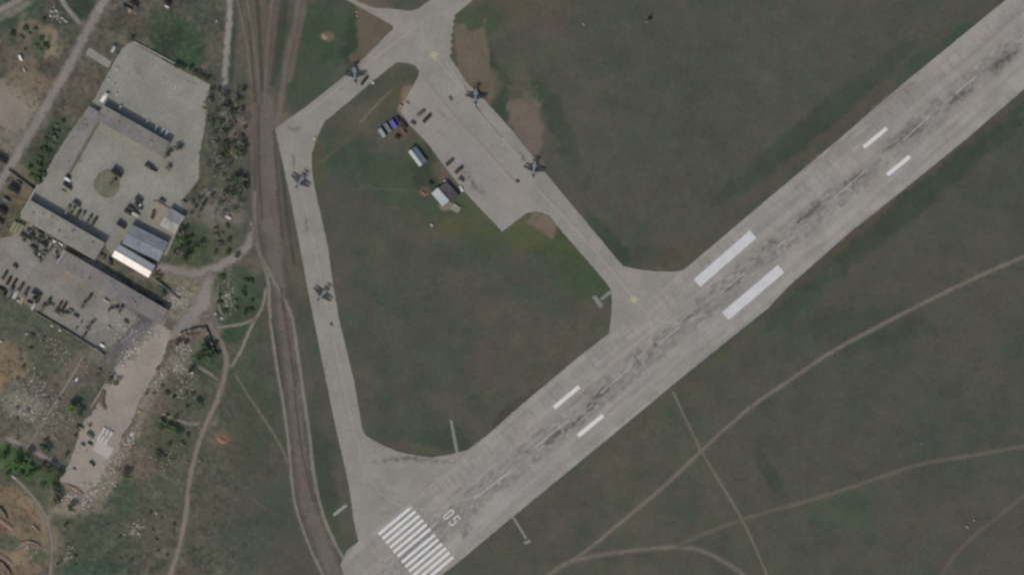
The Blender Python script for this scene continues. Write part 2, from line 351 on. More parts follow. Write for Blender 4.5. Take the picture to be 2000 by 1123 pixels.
def concrete(name, rgb, rot=0, tyre=False, slab=(7.0, 7.0), amt=1.0, warm=(141, 134, 124)):
    t = NT(name); p = t.obj() if tyre else t.pos()
    n = t.noise(p, 0.02, 4); col = t.mix(t.ramp(n, .4, .65, 0, .5), lin(rgb), lin(warm))
    col = t.gain(col, t.noise(t.mapping(p, (1, 1, 1), 0, (31, 7, 0)), 0.045, 5, .65), 1 - .1 * amt, 1 + .08 * amt)
    col = t.gain(col, t.noise(p, 0.5, 5, .7), 1 - .09 * amt, 1 + .08 * amt)
    br = t.new('ShaderNodeTexBrick'); t.link(t.mapping(p, (1, 1, 1), 0 if tyre else rot), br.inputs['Vector'])
    br.offset = 0.0; br.inputs['Scale'].default_value = 1.0; br.inputs['Brick Width'].default_value = slab[0]; br.inputs['Row Height'].default_value = slab[1]
    br.inputs['Mortar Size'].default_value = 0.14; br.inputs['Mortar Smooth'].default_value = 0.4; br.inputs['Bias'].default_value = 0
    br.inputs['Color1'].default_value = (1, 1, 1, 1); br.inputs['Color2'].default_value = (.945, .945, .94, 1); br.inputs['Mortar'].default_value = (.8, .8, .79, 1)
    col = t.mix(.8, col, br.outputs[0], 'MULTIPLY')
    if tyre:
        sp = t.new('ShaderNodeSeparateXYZ'); t.link(p, sp.inputs[0])
        y = t.math('ABSOLUTE', t.math('ADD', sp.outputs[1], TY0))
        core = t.ramp(y, 9.5, 4.5)
        st = t.noise(t.mapping(p, (0.16, 0.42, 1)), 1.0, 6, .75)
        bl = t.noise(t.mapping(p, (0.028, 0.05, 1), 0, (5, 3, 0)), 1.0, 3)
        m = t.math('MULTIPLY', t.math('MULTIPLY', core, t.ramp(st, .42, .60)), t.ramp(bl, .40, .54, .35, 1.0), True)
        fine = t.ramp(t.noise(p, .35, 4, .7), .3, .6, .35, 1)
        col = t.mix(t.math('MULTIPLY', t.math('MULTIPLY', m, fine), .6), col, lin((97, 94, 92)))
        st2 = t.noise(t.mapping(p, (0.012, 0.22, 1), 0, (9, 9, 0)), 1.0, 4, .6)
        col = t.gain(col, st2, .90, 1.09)
        sn = t.new('ShaderNodeVectorMath', operation='SNAP'); t.link(p, sn.inputs[0]); sn.inputs[1].default_value = (3.75, 2.5, 10)
        wnz = t.new('ShaderNodeTexWhiteNoise'); t.link(sn.outputs[0], wnz.inputs['Vector'])
        band = t.math('MULTIPLY', t.ramp(y, 10.5, 7.0), t.ramp(bl, .36, .52, .3, 1.0))
        col = t.mix(t.math('MULTIPLY', band, t.ramp(wnz.outputs['Value'], .4, 1.0, 0, .7)), col, lin((106, 103, 101)))
        sn2 = t.new('ShaderNodeVectorMath', operation='SNAP'); t.link(p, sn2.inputs[0]); sn2.inputs[1].default_value = (7.5, 7.5, 10)
        wn2 = t.new('ShaderNodeTexWhiteNoise'); t.link(sn2.outputs[0], wn2.inputs['Vector']); col = t.gain(col, wn2.outputs['Value'], .95, 1.04, 0, 1)
        lane = t.ramp(t.math('ABSOLUTE', t.math('ADD', sp.outputs[1], TY0 - 12.0)), 5.0, 1.0, 0, 1)
        col = t.mix(t.math('MULTIPLY', lane, t.ramp(t.noise(t.mapping(p, (0.02, 0.12, 1), 0, (3, 8, 0)), 1.0, 5, .65), .50, .66, 0, .4)), col, lin((152, 137, 120)))
        lane2 = t.ramp(t.math('ABSOLUTE', t.math('ADD', sp.outputs[1], TY0 + 15.0)), 6.0, 1.0, 0, 1)
        col = t.mix(t.math('MULTIPLY', lane2, t.ramp(t.noise(t.mapping(p, (0.02, 0.12, 1), 0, (13, 28, 0)), 1.0, 5, .65), .46, .64, 0, .55)), col, lin((154, 149, 140)))
        # stained edge joints: short streaks across the shoulder
        eg = t.ramp(t.math('ABSOLUTE', t.math('ADD', sp.outputs[1], TY0 - 21.0)), 7.5, 2.0, 0, 1)
        cr = t.noise(t.mapping(p, (0.35, 0.05, 1)), 1.0, 3, .6)
        col = t.mix(t.math('MULTIPLY', eg, t.ramp(cr, .48, .64, 0, .45)), col, lin((112, 108, 104)))
    return t.out(col)
RA = math.atan2(0.626, 0.78) * 1.0                      # runway heading in the world
RA = math.atan2(641, 767)
TY0 = 0.0
C_TAXI = concrete('taxiway_concrete', (133, 129, 121), math.radians(-78), slab=(6, 6))
C_APR = concrete('apron_concrete', (136, 131, 124), math.radians(48), slab=(6, 6), amt=.7)
taxi = [(537, 252), (600, 207), (660, 160), (715, 110), (768, 57), (766, 51), (730, 30), (670, -3), (640, -20), (664, -20), (700, 4), (732, 16), (760, 17), (802, 22), (818, 17), (842, 0), (862, -20),
        (948, -20), (922, 2), (888, 30), (889, 38), (884, 42), (888, 47), (883, 54), (886, 62), (880, 68), (884, 76), (879, 82), (884, 90), (879, 96), (884, 103), (877, 109),
        (910, 160), (950, 200), (1000, 255), (1067, 340), (1150, 440), (1217, 520), (1225, 521), (1250, 527), (1285, 530), (1315, 531), (1335, 527), (1362, 505), (1385, 560), (1200, 760), (1000, 930),
        (900, 1050), (760, 1180), (690, 1180), (665, 1103), (677, 1075), (700, 1057), (690, 1010), (685, 968), (675, 918), (657, 840), (628, 700), (600, 560), (570, 400), (541, 268)]
infield = [(613, 360), (640, 480), (651, 560), (662, 622), (692, 747), (707, 835), (714, 850), (730, 860), (750, 870), (775, 881), (800, 887), (842, 893), (882, 887), (912, 879), (957, 845), (1000, 806), (1130, 697), (1190, 651),
           (1193, 625), (1195, 597), (1194, 567), (1180, 547), (1100, 455), (1074, 422), (1060, 415), (1045, 413), (1030, 416), (1010, 430), (981, 452), (912, 380), (862, 317), (835, 280), (800, 245), (783, 218), (790, 200), (800, 180),
           (817, 150), (818, 138), (812, 130), (797, 124), (775, 122), (762, 132), (725, 162), (680, 200), (635, 237), (628, 250), (617, 275), (609, 300), (609, 330)]
sheet('taxiway', taxi, 0.06, C_TAXI, .5, [infield], 'pale concrete taxiway loop')
apron = [(817, 150), (830, 150), (850, 175), (900, 235), (960, 300), (1030, 380), (1064, 414), (1045, 413), (1030, 416), (1010, 430), (981, 452), (912, 380), (862, 317), (835, 280), (800, 245), (783, 218), (790, 200), (800, 180)]
sheet('apron', apron, 0.09, C_APR, .4, (), 'parking apron of pale concrete')
runway = [(700, 1057), (842, 945), (905, 892), (957, 845), (1000, 806), (1130, 697), (1190, 651), (1362, 505), (1500, 388), (1632, 278), (1765, 163), (1965, 0), (2300, -270),
          (2400, -150), (2000, 175), (1887, 272), (1750, 383), (1662, 452), (1537, 562), (1500, 602), (1370, 706), (1312, 753), (1205, 842), (1000, 1010), (900, 1093), (790, 1180), (690, 1180), (665, 1103)]
# signed offset of the sheet centre from the centreline, in its own frame
def rw_off(poly, jit=0):
    pts = []
    for i in range(len(poly)):
        a, b = np.array(poly[i], float), np.array(poly[(i + 1) % len(poly)], float); n = max(1, int(np.linalg.norm(b - a) / 5.0))
        for k in range(n): pts.append(a + (b - a) * k / n)
    m = np.mean([W(*p) for p in pts], axis=0); o = np.array(W(1408, 573)); d = m - o
    return -d[0] * math.sin(RA) + d[1] * math.cos(RA)
TY0 = rw_off(runway)
C_RUN = concrete('runway_concrete', (139, 135, 128), tyre=True, slab=(7.5, 7.5), warm=(147, 139, 129))
sheet('runway', runway, 0.12, C_RUN, .4, (), 'wide concrete runway', rot=RA)

def yardmat(name, rgb, amt=1.4, warm=(136, 131, 119), rot=30, slab=(6, 6)):
    return concrete(name, rgb, math.radians(rot), slab=slab, amt=amt, warm=warm)
Y1 = yardmat('yard_concrete', (130, 128, 118)); Y2 = yardmat('dusty_yard', (122, 118, 111), 1.8, (131, 122, 112)); Y3 = yardmat('tan_gravel', (142, 133, 122), 1.2, (148, 137, 125), slab=(60, 60))
sheet('concrete_yard', [(258, 82), (300, 108), (345, 133), (410, 165), (404, 200), (398, 260), (389, 300), (388, 350), (372, 372), (352, 392), (362, 420), (345, 455), (325, 500), (215, 495), (205, 480), (60, 394), (76, 358), (130, 268), (188, 190), (225, 118), (238, 95)],
      0.05, Y1, 1.4, (), 'large concrete yard behind walls')
sheet('dusty_yard', [(-30, 468), (20, 462), (60, 436), (110, 485), (190, 512), (330, 615), (318, 640), (270, 610), (262, 640), (200, 690), (130, 640), (70, 606), (20, 570), (-30, 540)], 0.05, Y2, 2.0, (), 'dusty vehicle yard')
sheet('gravel_yard', [(283, 632), (300, 628), (318, 636), (334, 645), (330, 665), (318, 700), (300, 735), (275, 780), (262, 812), (242, 845), (228, 880), (205, 915), (188, 945), (165, 960), (140, 948), (118, 938), (140, 895), (152, 860), (160, 830), (180, 805), (200, 775), (212, 735), (228, 712), (250, 690), (262, 668), (270, 650)],
      0.08, Y3, 2.2, (), 'tan gravel yard')
sheet('concrete_path', [(170, 98), (176, 94), (218, 122), (212, 134), (168, 108)], 0.07, Y1, .8, (), 'short concrete path to the yard')
sheet('field_patch', [(-30, 160), (15, 180), (55, 208), (60, 222), (35, 258), (10, 250), (-30, 232)], 0.04, yardmat('pale_field', (126, 116, 104), 1.2), 2.5)
t = NT('lawn_grass'); p = t.pos(); t.out(t.gain(t.mix(t.ramp(t.noise(p, .12, 4), .4, .6), lin((92, 94, 74)), lin((104, 103, 88))), t.noise(p, .7, 5), .8, 1.2))
sheet('lawn', [(183, 352), (192, 338), (208, 331), (226, 334), (234, 350), (232, 372), (220, 384), (206, 388), (192, 378), (182, 366)], 0.10, t.m, 1.2, (), 'octagonal patch of rough lawn in the yard')

# ------------------------------------------------------------------ dirt roads and tracks: ribbons with ragged edges
def trackmat(name, rgb, op=1.0, warm=None, nz=1.3, hi=.8):
    t = NT(name); p = t.pos(); e = t.new('ShaderNodeAttribute', attribute_name='edge').outputs['Fac']
    col = t.mix(t.ramp(t.noise(p, .05, 4), .4, .6), lin(rgb), lin(warm or tuple(min(255, c * 1.06) for c in rgb)))
    col = t.gain(col, t.noise(p, .45, 5, .7), .86, 1.14)
    al = t.math('ADD', e, t.math('MULTIPLY', t.math('SUBTRACT', t.noise(p, .22, 5, .7), .5), nz))
    al = t.math('MULTIPLY', t.ramp(al, .02, hi), op)
    t.link(al, t.b.inputs['Alpha']); return t.out(col)
def up(vs, fs):
    f = fs[len(fs) // 2]; a, b, c_ = [Vector(vs[i]) for i in f[:3]]
    return fs if (b - a).cross(c_ - a).z > 0 else [g[::-1] for g in fs]
TZ = [0.012]
def ribbon(name, pts, w, mat, label=None, kind='structure'):
    sp = smooth([(p[0], p[1], (p[2] if len(p) > 2 else w)) for p in pts], 5.0); vs = []; fs = []; ed = []
    us = (-1.0, -.5, 0, .5, 1.0)
    z = TZ[0]; TZ[0] += 0.0005
    for i, s in enumerate(sp):
        a = sp[max(0, i - 1)]; b = sp[min(len(sp) - 1, i + 1)]; d = (b - a)[:2]; d = d / (np.linalg.norm(d) + 1e-9); n = np.array([-d[1], d[0]])
        for u in us:
            q_ = s[:2] + n * u * s[2] * .5 * 1.25; vs.append((*W(*q_), z)); ed.append((1 - abs(u)) * (min(1, .3 + i / 3, .3 + (len(sp) - 1 - i) / 3) if 'stain' not in name else min(1, .25 + 2.2 * i / len(sp), .25 + 2.2 * (len(sp) - 1 - i) / len(sp))))
    m = len(us)
    for i in range(len(sp) - 1):
        for k in range(m - 1): fs.append((i * m + k, i * m + k + 1, (i + 1) * m + k + 1, (i + 1) * m + k))
    vs = [(float(v[0]), float(v[1]), 0.0) for v in vs]; fs = up(vs, fs)
    me = bpy.data.meshes.new(name); me.from_pydata(vs, [], fs); me.materials.append(mat); me.update()
    at = me.attributes.new('edge', 'FLOAT', 'POINT'); at.data.foreach_set('value', ed)
    o = link(bpy.data.objects.new(name, me)); o.location.z = z; tag(o, label, None, None, kind); return o
TB = trackmat('brown_lane', (104, 95, 87), .75, (112, 103, 94), .9, .7); TL = trackmat('pale_track', (117, 111, 100), .9); TR = trackmat('dirt_road', (124, 117, 109), .95); TF = trackmat('faint_track', (106, 102, 89), .75)
TW = trackmat('wide_soft_track', (112, 105, 94), .78, None, .7, .9); TP = trackmat('pinkish_track', (119, 110, 101), .9); TX = trackmat('very_faint_track', (98, 95, 85), .5)
ribbon('dirt_strip', [(516, 180, 40), (518, 230, 60), (520, 300, 62), (526, 400, 66), (533, 480, 48), (545, 560, 34), (558, 650, 34), (573, 760, 36), (588, 900, 40), (600, 980, 42), (625, 1050, 44), (660, 1140, 50)], 40, TB, 'wide brown dirt strip')
ribbon('dirt_track', [(478, -20), (492, 60), (503, 140), (508, 220)], 12, TB); ribbon('dirt_track', [(584, -20), (576, 50), (560, 120), (548, 200), (540, 250)], 16, TB)
ribbon('dirt_track', [(534, -20), (525, 60), (518, 150), (516, 220)], 12, TB); ribbon('dirt_track', [(458, -20), (470, 30), (482, 90), (492, 170)], 9, TB)
ribbon('dirt_road', [(215, -20), (197, 12), (180, 42), (160, 80), (135, 130), (110, 172), (85, 215), (62, 255), (35, 300), (8, 345), (-30, 400)], 25, TR, 'dirt road in the upper left')
ribbon('dirt_road', [(450, -20), (448, 40), (443, 100), (439, 150), (438, 200), (440, 235)], 17, trackmat('grey_road', (128, 122, 113), 1.0), 'straight vertical road')
ribbon('dirt_road', [(-20, 30), (15, 12), (45, -5), (70, -30)], 18, TR); ribbon('dirt_track', [(110, -20), (125, 8), (142, 30), (160, 50)], 12, TR)
ribbon('dirt_track', [(497, 370), (498, 440), (508, 500), (523, 545), (527, 610), (538, 700), (552, 780), (563, 860), (569, 930), (578, 990), (598, 1050), (622, 1105), (640, 1140)], 9, TL)
ribbon('dirt_track', [(488, 430), (505, 490), (530, 540), (552, 580), (570, 620), (581, 690), (594, 780), (604, 850), (612, 920), (624, 980), (640, 1030), (664, 1078), (700, 1140)], 10, TL)
ribbon('dirt_road', [(496, 440), (492, 462), (478, 488), (449, 508), (419, 524), (378, 534), (332, 526), (300, 522)], 24, TR)
ribbon('dirt_road', [(412, 528, 20), (405, 560, 32), (392, 600, 50), (368, 628, 44), (342, 650, 28), (325, 665, 16)], 24, TR)
ribbon('dirt_road', [(395, 610, 26), (412, 635, 20), (428, 662, 14), (440, 690, 14), (442, 715, 16), (428, 770, 14), (402, 830, 14), (384, 880, 14), (370, 940, 14), (363, 1000, 14), (352, 1060, 14), (335, 1115, 15), (322, 1150, 15)], 15, TP)
ribbon('dirt_track', [(520, 560), (512, 600), (490, 640), (468, 690), (450, 718)], 9, TL); ribbon('dirt_track', [(505, 620), (475, 632), (440, 638), (415, 640)], 9, TL)
ribbon('dirt_track', [(455, 722), (480, 765), (520, 825), (548, 870), (566, 915)], 7, TF); ribbon('dirt_track', [(385, 715), (410, 730), (428, 745)], 8, TL); ribbon('dirt_track', [(312, 805), (345, 820), (375, 828), (395, 825)], 10, TL)
ribbon('dirt_track', [(2030, 488), (1900, 545), (1800, 594), (1700, 646), (1620, 690), (1540, 744), (1470, 792), (1400, 852), (1370, 880), (1300, 946), (1200, 1030), (1130, 1086), (1060, 1130)], 13, TW)
ribbon('dirt_track', [(2030, 866), (1900, 889), (1800, 906), (1700, 938), (1620, 965), (1540, 988), (1450, 1014), (1380, 1040), (1320, 1066)], 15, trackmat('wide_faint_track', (101, 97, 84), .7, None, .8, .9))
ribbon('dirt_track', [(1045, 1150), (1085, 1112), (1120, 1094), (1180, 1082), (1250, 1073), (1320, 1068), (1370, 1075), (1420, 1100), (1470, 1135)], 15, TW)
ribbon('dirt_track', [(1313, 762), (1370, 880), (1450, 1016), (1510, 1150)], 9, TF); ribbon('dirt_track', [(2030, 945), (1960, 1000), (1900, 1048), (1860, 1090), (1830, 1140)], 17, MATS.get('q') or trackmat('wide_brown_track', (100, 92, 82), .7, None, .8, .9))
ribbon('dirt_track', [(380, 1010), (440, 1018), (510, 1050), (600, 1100), (640, 1140)], 6, TX); ribbon('dirt_track', [(430, 900), (480, 960), (540, 1010)], 5, TX)
ribbon('dirt_track', [(2030, 990), (1980, 1030), (1930, 1080), (1900, 1130)], 6, TX); ribbon('dirt_track', [(610, 330), (660, 290), (700, 250), (740, 200), (775, 170), (810, 158)], 8, TX); ribbon('dirt_track', [(640, 400), (700, 370), (790, 372), (840, 378)], 5, TX)
ribbon('dirt_track', [(880, 700), (879, 760), (880, 820)], 4, TX); ribbon('dirt_track', [(700, 245), (735, 205), (765, 175)], 7, TF)
ribbon('dirt_track', [(165, 690), (140, 735), (112, 780), (88, 820), (66, 855), (50, 880)], 8, TL); ribbon('dirt_track', [(10, 855), (50, 872), (90, 895), (120, 915)], 13, TR)
ribbon('dirt_track', [(20, 925), (55, 960), (85, 1000), (100, 1050), (100, 1100), (95, 1140)], 9, TL); ribbon('dirt_track', [(30, 1072), (55, 1058), (80, 1064), (98, 1085)], 7, TL)
ribbon('dirt_track', [(145, 810), (135, 850), (110, 900)], 6, TF); ribbon('dirt_track', [(225, 750), (200, 790), (160, 850)], 5, TF)
ribbon('dirt_track', [(290, 915), (320, 930), (355, 948)], 4, TF)
RUT = trackmat('pale_rut', (116, 106, 97), .55, None, .9, .8); RUD = trackmat('dark_rut', (84, 74, 68), .45, None, .9, .8); RUG = trackmat('grassy_rut', (72, 76, 64), .6, None, 1.3, .9)
for pts, w, m in [([(494, 200), (492, 300), (494, 400), (500, 470)], 8, RUT), ([(505, 210), (506, 320), (512, 430)], 6, RUD), ([(520, 230), (524, 340), (532, 450)], 5, RUT), ([(535, 250), (542, 360), (552, 470)], 7, RUD), ([(548, 300), (560, 420), (575, 520)], 8, RUG), ([(548, 560), (562, 650), (578, 760)], 7, RUD), ([(566, 780), (584, 900), (606, 1000)], 6, RUT),
                  ([(575, 760), (590, 880), (612, 980)], 6, RUD), ([(500, -20), (508, 80), (512, 180)], 9, RUG), ([(556, -20), (545, 70), (532, 170)], 14, RUG), ([(486, 40), (494, 140), (498, 200)], 5, RUG), ([(530, 620), (545, 700), (552, 760)], 5, RUG)]:
    ribbon('dirt_track', pts, w, m)
SLAB = plain('aged_concrete_strip', (118, 118, 112), .12)
sheet('service_path', [(1192, 566), (1196, 572), (1176, 587), (1172, 583)], 0.05, SLAB, .3); sheet('service_path', [(1156, 580), (1164, 577), (1178, 596), (1172, 602)], 0.055, SLAB, .3)
sheet('service_path', [(1000, 1010), (1004, 1008), (1030, 1050), (1026, 1053)], 0.05, SLAB, .3); sheet('service_path', [(1034, 1052), (1038, 1058), (1026, 1064), (1022, 1058)], 0.055, SLAB, .3)
sheet('service_path', [(878, 820), (884, 820), (896, 885), (890, 887)], 0.05, SLAB, .3); sheet('service_path', [(649, 1004), (674, 984), (679, 988), (653, 1008)], 0.05, plain('pale_strip', (134, 134, 128), .1), .2)

# ------------------------------------------------------------------ painted markings
def paint(name, rgb, under=(139, 135, 128), lo=.34, hi=.5):
    t = NT(name); p = t.pos(); m = t.ramp(t.noise(p, .9, 5, .75), lo, hi)
    m2 = t.ramp(t.noise(p, .12, 3), .3, .7, .82, 1); t.out(t.mix(t.math('MULTIPLY', m, m2), lin(under), lin(rgb))); return t.m
PW = paint('white_runway_paint', (203, 201, 196), lo=.22, hi=.42); PG = paint('worn_white_paint', (172, 168, 164), lo=.35, hi=.6); PYL = paint('worn_yellow_paint', (178, 170, 118), lo=.35, hi=.6)
PB = paint('aiming_bar_paint', (190, 189, 188), lo=.2, hi=.4); PN = paint('numeral_paint', (186, 184, 178), lo=.2, hi=.4); PT = paint('thin_line_paint', (158, 153, 144), lo=.3, hi=.55)
D = np.array([math.cos(RA), -math.sin(RA)]); N = np.array([math.sin(RA), math.cos(RA)])     # photo px: along the runway, across it to the right
def stroke(name, a, b, w, mat, z=0.15, label=None):
    a, b = np.array(a, float), np.array(b, float); d = (b - a) / np.linalg.norm(b - a); n = np.array([-d[1], d[0]]) * w / 2
    return sheet(name, [a - n, b - n, b + n, a + n], z, mat, 0.12, (), label, step=8)
for k in range(12):
    s = np.array([740.0, 1043.0]) + N * (k * 11.25 + (3.2 if k >= 6 else 0))
    s = s + D * (0 if k < 6 else -1)
    stroke('threshold_stripe', s, s + D * 84, 5.9, PW, label='white threshold stripe at the runway end')
stroke('aiming_bar', (1361.5, 553), (1471, 457.5), 19.5, PB, label='wide white aiming bar'); stroke('aiming_bar', (1416.5, 617.5), (1525.5, 525), 19.5, PB, label='wide white aiming bar')
for a, b in [((1082, 796), (1131, 755)), ((1129, 851), (1178, 811)), ((1687, 288), (1732, 251)), ((1733, 342), (1777, 306))]: stroke('touchdown_bar', a, b, 8, PW, label='white touchdown bar')
for a, b in [((925, 974), (1000, 918)), ((1046, 872), (1108, 822)), ((1172, 768), (1235, 715)), ((1286, 672), (1328, 638)), ((1406, 573), (1452, 534)), ((1519, 482), (1535, 468)), ((1630, 386), (1692, 332)), ((1764, 274), (1815, 229)), ((1867, 182), (1907, 150)), ((1986, 84), (2030, 46))]:
    stroke('centreline_dash', a, b, 2.0 if a[0] != 925 else 3.0, PG)
def digit(segs, c):
    m = MB()
    for i, (x0, y0, x1, y1) in enumerate(segs):       # x across (to the right), y along the heading, digit units in px
        a = np.array(c) + N * x0 + D * y0; b = np.array(c) + N * x1 + D * y1; d = (b - a) / np.linalg.norm(b - a); n = np.array([-d[1], d[0]]) * 1.45; e = d * 1.3
        vs = [(*W(*q_), 0.17 + i * .006) for q_ in (a - n - e, b - n + e, b + n + e, a + n - e)]; m.add(vs, up(vs, [(0, 1, 2, 3)]))
    return m
z0 = digit([(-3.4, -8.5, -3.4, 8.5), (3.4, -8.5, 3.4, 8.5), (-2, -11, 2, -11), (-2, 11, 2, 11), (-3.4, 8.5, -2, 11), (3.4, 8.5, 2, 11), (-3.4, -8.5, -2, -11), (3.4, -8.5, 2, -11)], (876.5, 1004)); tag(z0.build('runway_numeral', PN), 'white painted runway digit 0', None, None, 'structure')
z5 = digit([(-3.6, 11, 3.8, 11), (-3.6, 11, -3.6, 1), (-3.6, 2, 1.5, 2), (1.5, 2, 3.8, -.8), (3.8, -.8, 3.8, -7.5), (3.8, -7.5, 1.8, -11), (1.8, -11, -1.8, -11), (-1.8, -11, -3.8, -8)], (887.5, 1016.5)); tag(z5.build('runway_numeral', PN), 'white painted runway digit 5', None, None, 'structure')
def thin(name, pts, w, mat):
    sp = smooth([(x, y, w) for x, y in pts], 6); vs = []; fs = []
    for i, s in enumerate(sp):
        a = sp[max(0, i - 1)]; b = sp[min(len(sp) - 1, i + 1)]; d = (b - a)[:2]; d /= np.linalg.norm(d); n = np.array([-d[1], d[0]]) * w / 2
        vs += [(*W(*(s[:2] + n)), 0.15), (*W(*(s[:2] - n)), 0.15)]
    for i in range(len(sp) - 1): fs.append((2 * i, 2 * i + 2, 2 * i + 3, 2 * i + 1))
    vs = [(float(v[0]), float(v[1]), 0.0) for v in vs]; fs = up(vs, fs)
    me = bpy.data.meshes.new(name); me.from_pydata(vs, [], fs); me.materials.append(mat); me.update()
    o = link(bpy.data.objects.new(name, me)); o.location.z = .15; tag(o, None, None, None, 'structure')
PTW = paint('taxi_line_paint', (160, 154, 138), (133, 129, 121), .3, .55)
thin('taxi_line', [(838, 30), (812, 52), (782, 76), (745, 105), (700, 140), (650, 182), (600, 222)], 1.5, PTW); thin('taxi_line', [(826, 40), (824, 65), (828, 85), (845, 105), (857, 122), (900, 172), (960, 245), (1010, 305)], 1.6, PTW)
thin('taxi_line', [(1050, 370), (1130, 455), (1200, 535), (1238, 585), (1262, 610), (1290, 626), (1330, 632)], 1.8, PTW); thin('taxi_line', [(1262, 610), (1272, 640), (1266, 675), (1245, 700)], 1.4, PTW)
thin('taxi_line', [(700, 860), (705, 900), (725, 940), (760, 975), (800, 990), (850, 993), (900, 978), (940, 962)], 1.5, PTW); thin('taxi_line', [(575, 300), (600, 420), (650, 650), (690, 840), (700, 860)], 1.2, PTW)
thin('taxi_line', [(870, 120), (900, 165), (935, 215), (980, 270)], 1.6, PTW)
thin('apron_line', [(828, 150), (855, 185), (905, 245), (975, 320), (1010, 360)], 2.2, paint('apron_line_paint', (122, 110, 92), (133, 129, 121), .35, .6))
def star(px, py, r):
    m = MB()
    for k in range(4):
        a = math.pi * k / 4 + .2; rr = r * (1 if k % 2 == 0 else .75); x, y = W(px, py); c, s_ = math.cos(a), math.sin(a); w = .55
        m.add([(x - c * rr - s_ * w, y - s_ * rr + c * w, .17 + k * .01), (x - c * rr + s_ * w, y - s_ * rr - c * w, .17 + k * .01), (x + c * rr + s_ * w, y + s_ * rr - c * w, .17 + k * .01), (x + c * rr - s_ * w, y + s_ * rr + c * w, .17 + k * .01)], [(0, 1, 2, 3)])
    tag(m.build('star_marking', PYL), 'yellow painted star on the taxiway', None, None, 'structure')
star(848, 108, 4.2); star(1238, 585, 3.6)
# stains and patch repairs on the pavement
def stainmat(name, rgb, op, sc=(.25, .25, 1)):
    t = NT(name); p = t.pos(); e = t.new('ShaderNodeAttribute', attribute_name='edge').outputs['Fac']
    n = t.noise(t.mapping(t.mapping(p, (1, 1, 1), -RA), sc), 1.0, 5, .75)
    al = t.math('ADD', e, t.math('MULTIPLY', t.math('SUBTRACT', n, .5), 3.2))
    t.link(t.math('MULTIPLY', t.ramp(al, .25, 1.3), op), t.b.inputs['Alpha']); return t.out(t.gain(lin(rgb), n, .95, 1.05))
STN = stainmat('oil_stain', (96, 95, 94), .45); SLT = stainmat('pale_repair', (158, 155, 148), .55, (.06, .5, 1)); STD = stainmat('rubber_marks', (90, 88, 87), .6, (.2, .4, 1)); SRD = stainmat('rusty_stain', (152, 134, 118), .4, (.1, .3, 1))
SZ = [0.1215]
def stain(pts, w, m, name='pavement_stain'):
    o = ribbon(name, pts, w, m); SZ[0] += .0004; o.location.z = SZ[0]; return o
for pts, w, m in [([(598, 420), (600, 440), (596, 460)], 18, STN), ([(900, 158), (918, 184)], 12, STN), ([(1005, 285), (1030, 320)], 14, STN), ([(575, 290), (574, 335)], 12, STN),
                  ([(1232, 688), (1242, 700), (1254, 716)], 8, STD), ([(1262, 680), (1272, 700)], 9, STD), ([(1275, 660), (1282, 680)], 9, STD), ([(1210, 735), (1185, 758), (1140, 800)], 22, STD), ([(1545, 442), (1580, 420), (1612, 385)], 28, STD), ([(1495, 480), (1520, 470)], 16, STD), ([(1650, 365), (1690, 335)], 24, STD),
                  ([(1755, 275), (1815, 240)], 26, STD), ([(1840, 215), (1910, 160)], 30, STD), ([(1925, 145), (1990, 95)], 30, STD), ([(1720, 300), (1760, 275)], 14, STD), ([(1060, 870), (1110, 830)], 20, STD), ([(1100, 845), (1180, 775)], 10, STD), ([(1400, 580), (1460, 530)], 16, STN), ([(1320, 640), (1380, 590)], 14, STN),
                  ([(770, 1000), (740, 1005)], 12, SRD), ([(880, 970), (910, 950)], 14, SRD), ([(925, 935), (1010, 860)], 14, SLT), ([(730, 905), (800, 895)], 16, SLT), ([(750, 940), (800, 925)], 26, SLT), ([(830, 960), (860, 940)], 24, SLT),
                  ([(1560, 340), (1620, 295), (1680, 250)], 26, SRD), ([(1700, 220), (1800, 150)], 26, SRD), ([(1800, 250), (1860, 215), (1900, 180)], 18, SLT), ([(1860, 270), (1960, 180)], 20, SLT), ([(640, 640), (660, 740), (690, 850)], 8, SLT), ([(725, 900), (800, 895), (890, 905)], 16, STN), ([(620, 480), (640, 600)], 6, SLT),
                  ([(1130, 880), (1030, 960), (920, 1060)], 12, SLT), ([(1480, 600), (1300, 735), (1200, 820)], 12, SLT), ([(1230, 600), (1170, 680), (1080, 770)], 12, SLT), ([(1040, 345), (1075, 390), (1150, 470)], 10, SLT), ([(838, 235), (900, 300), (960, 360)], 20, SLT), ([(920, 1020), (900, 1060)], 22, STN), ([(900, 330), (950, 390)], 24, STN), ([(850, 210), (880, 240)], 14, SRD), ([(560, 255), (590, 250)], 20, STN)]:
    stain(pts, w, m)
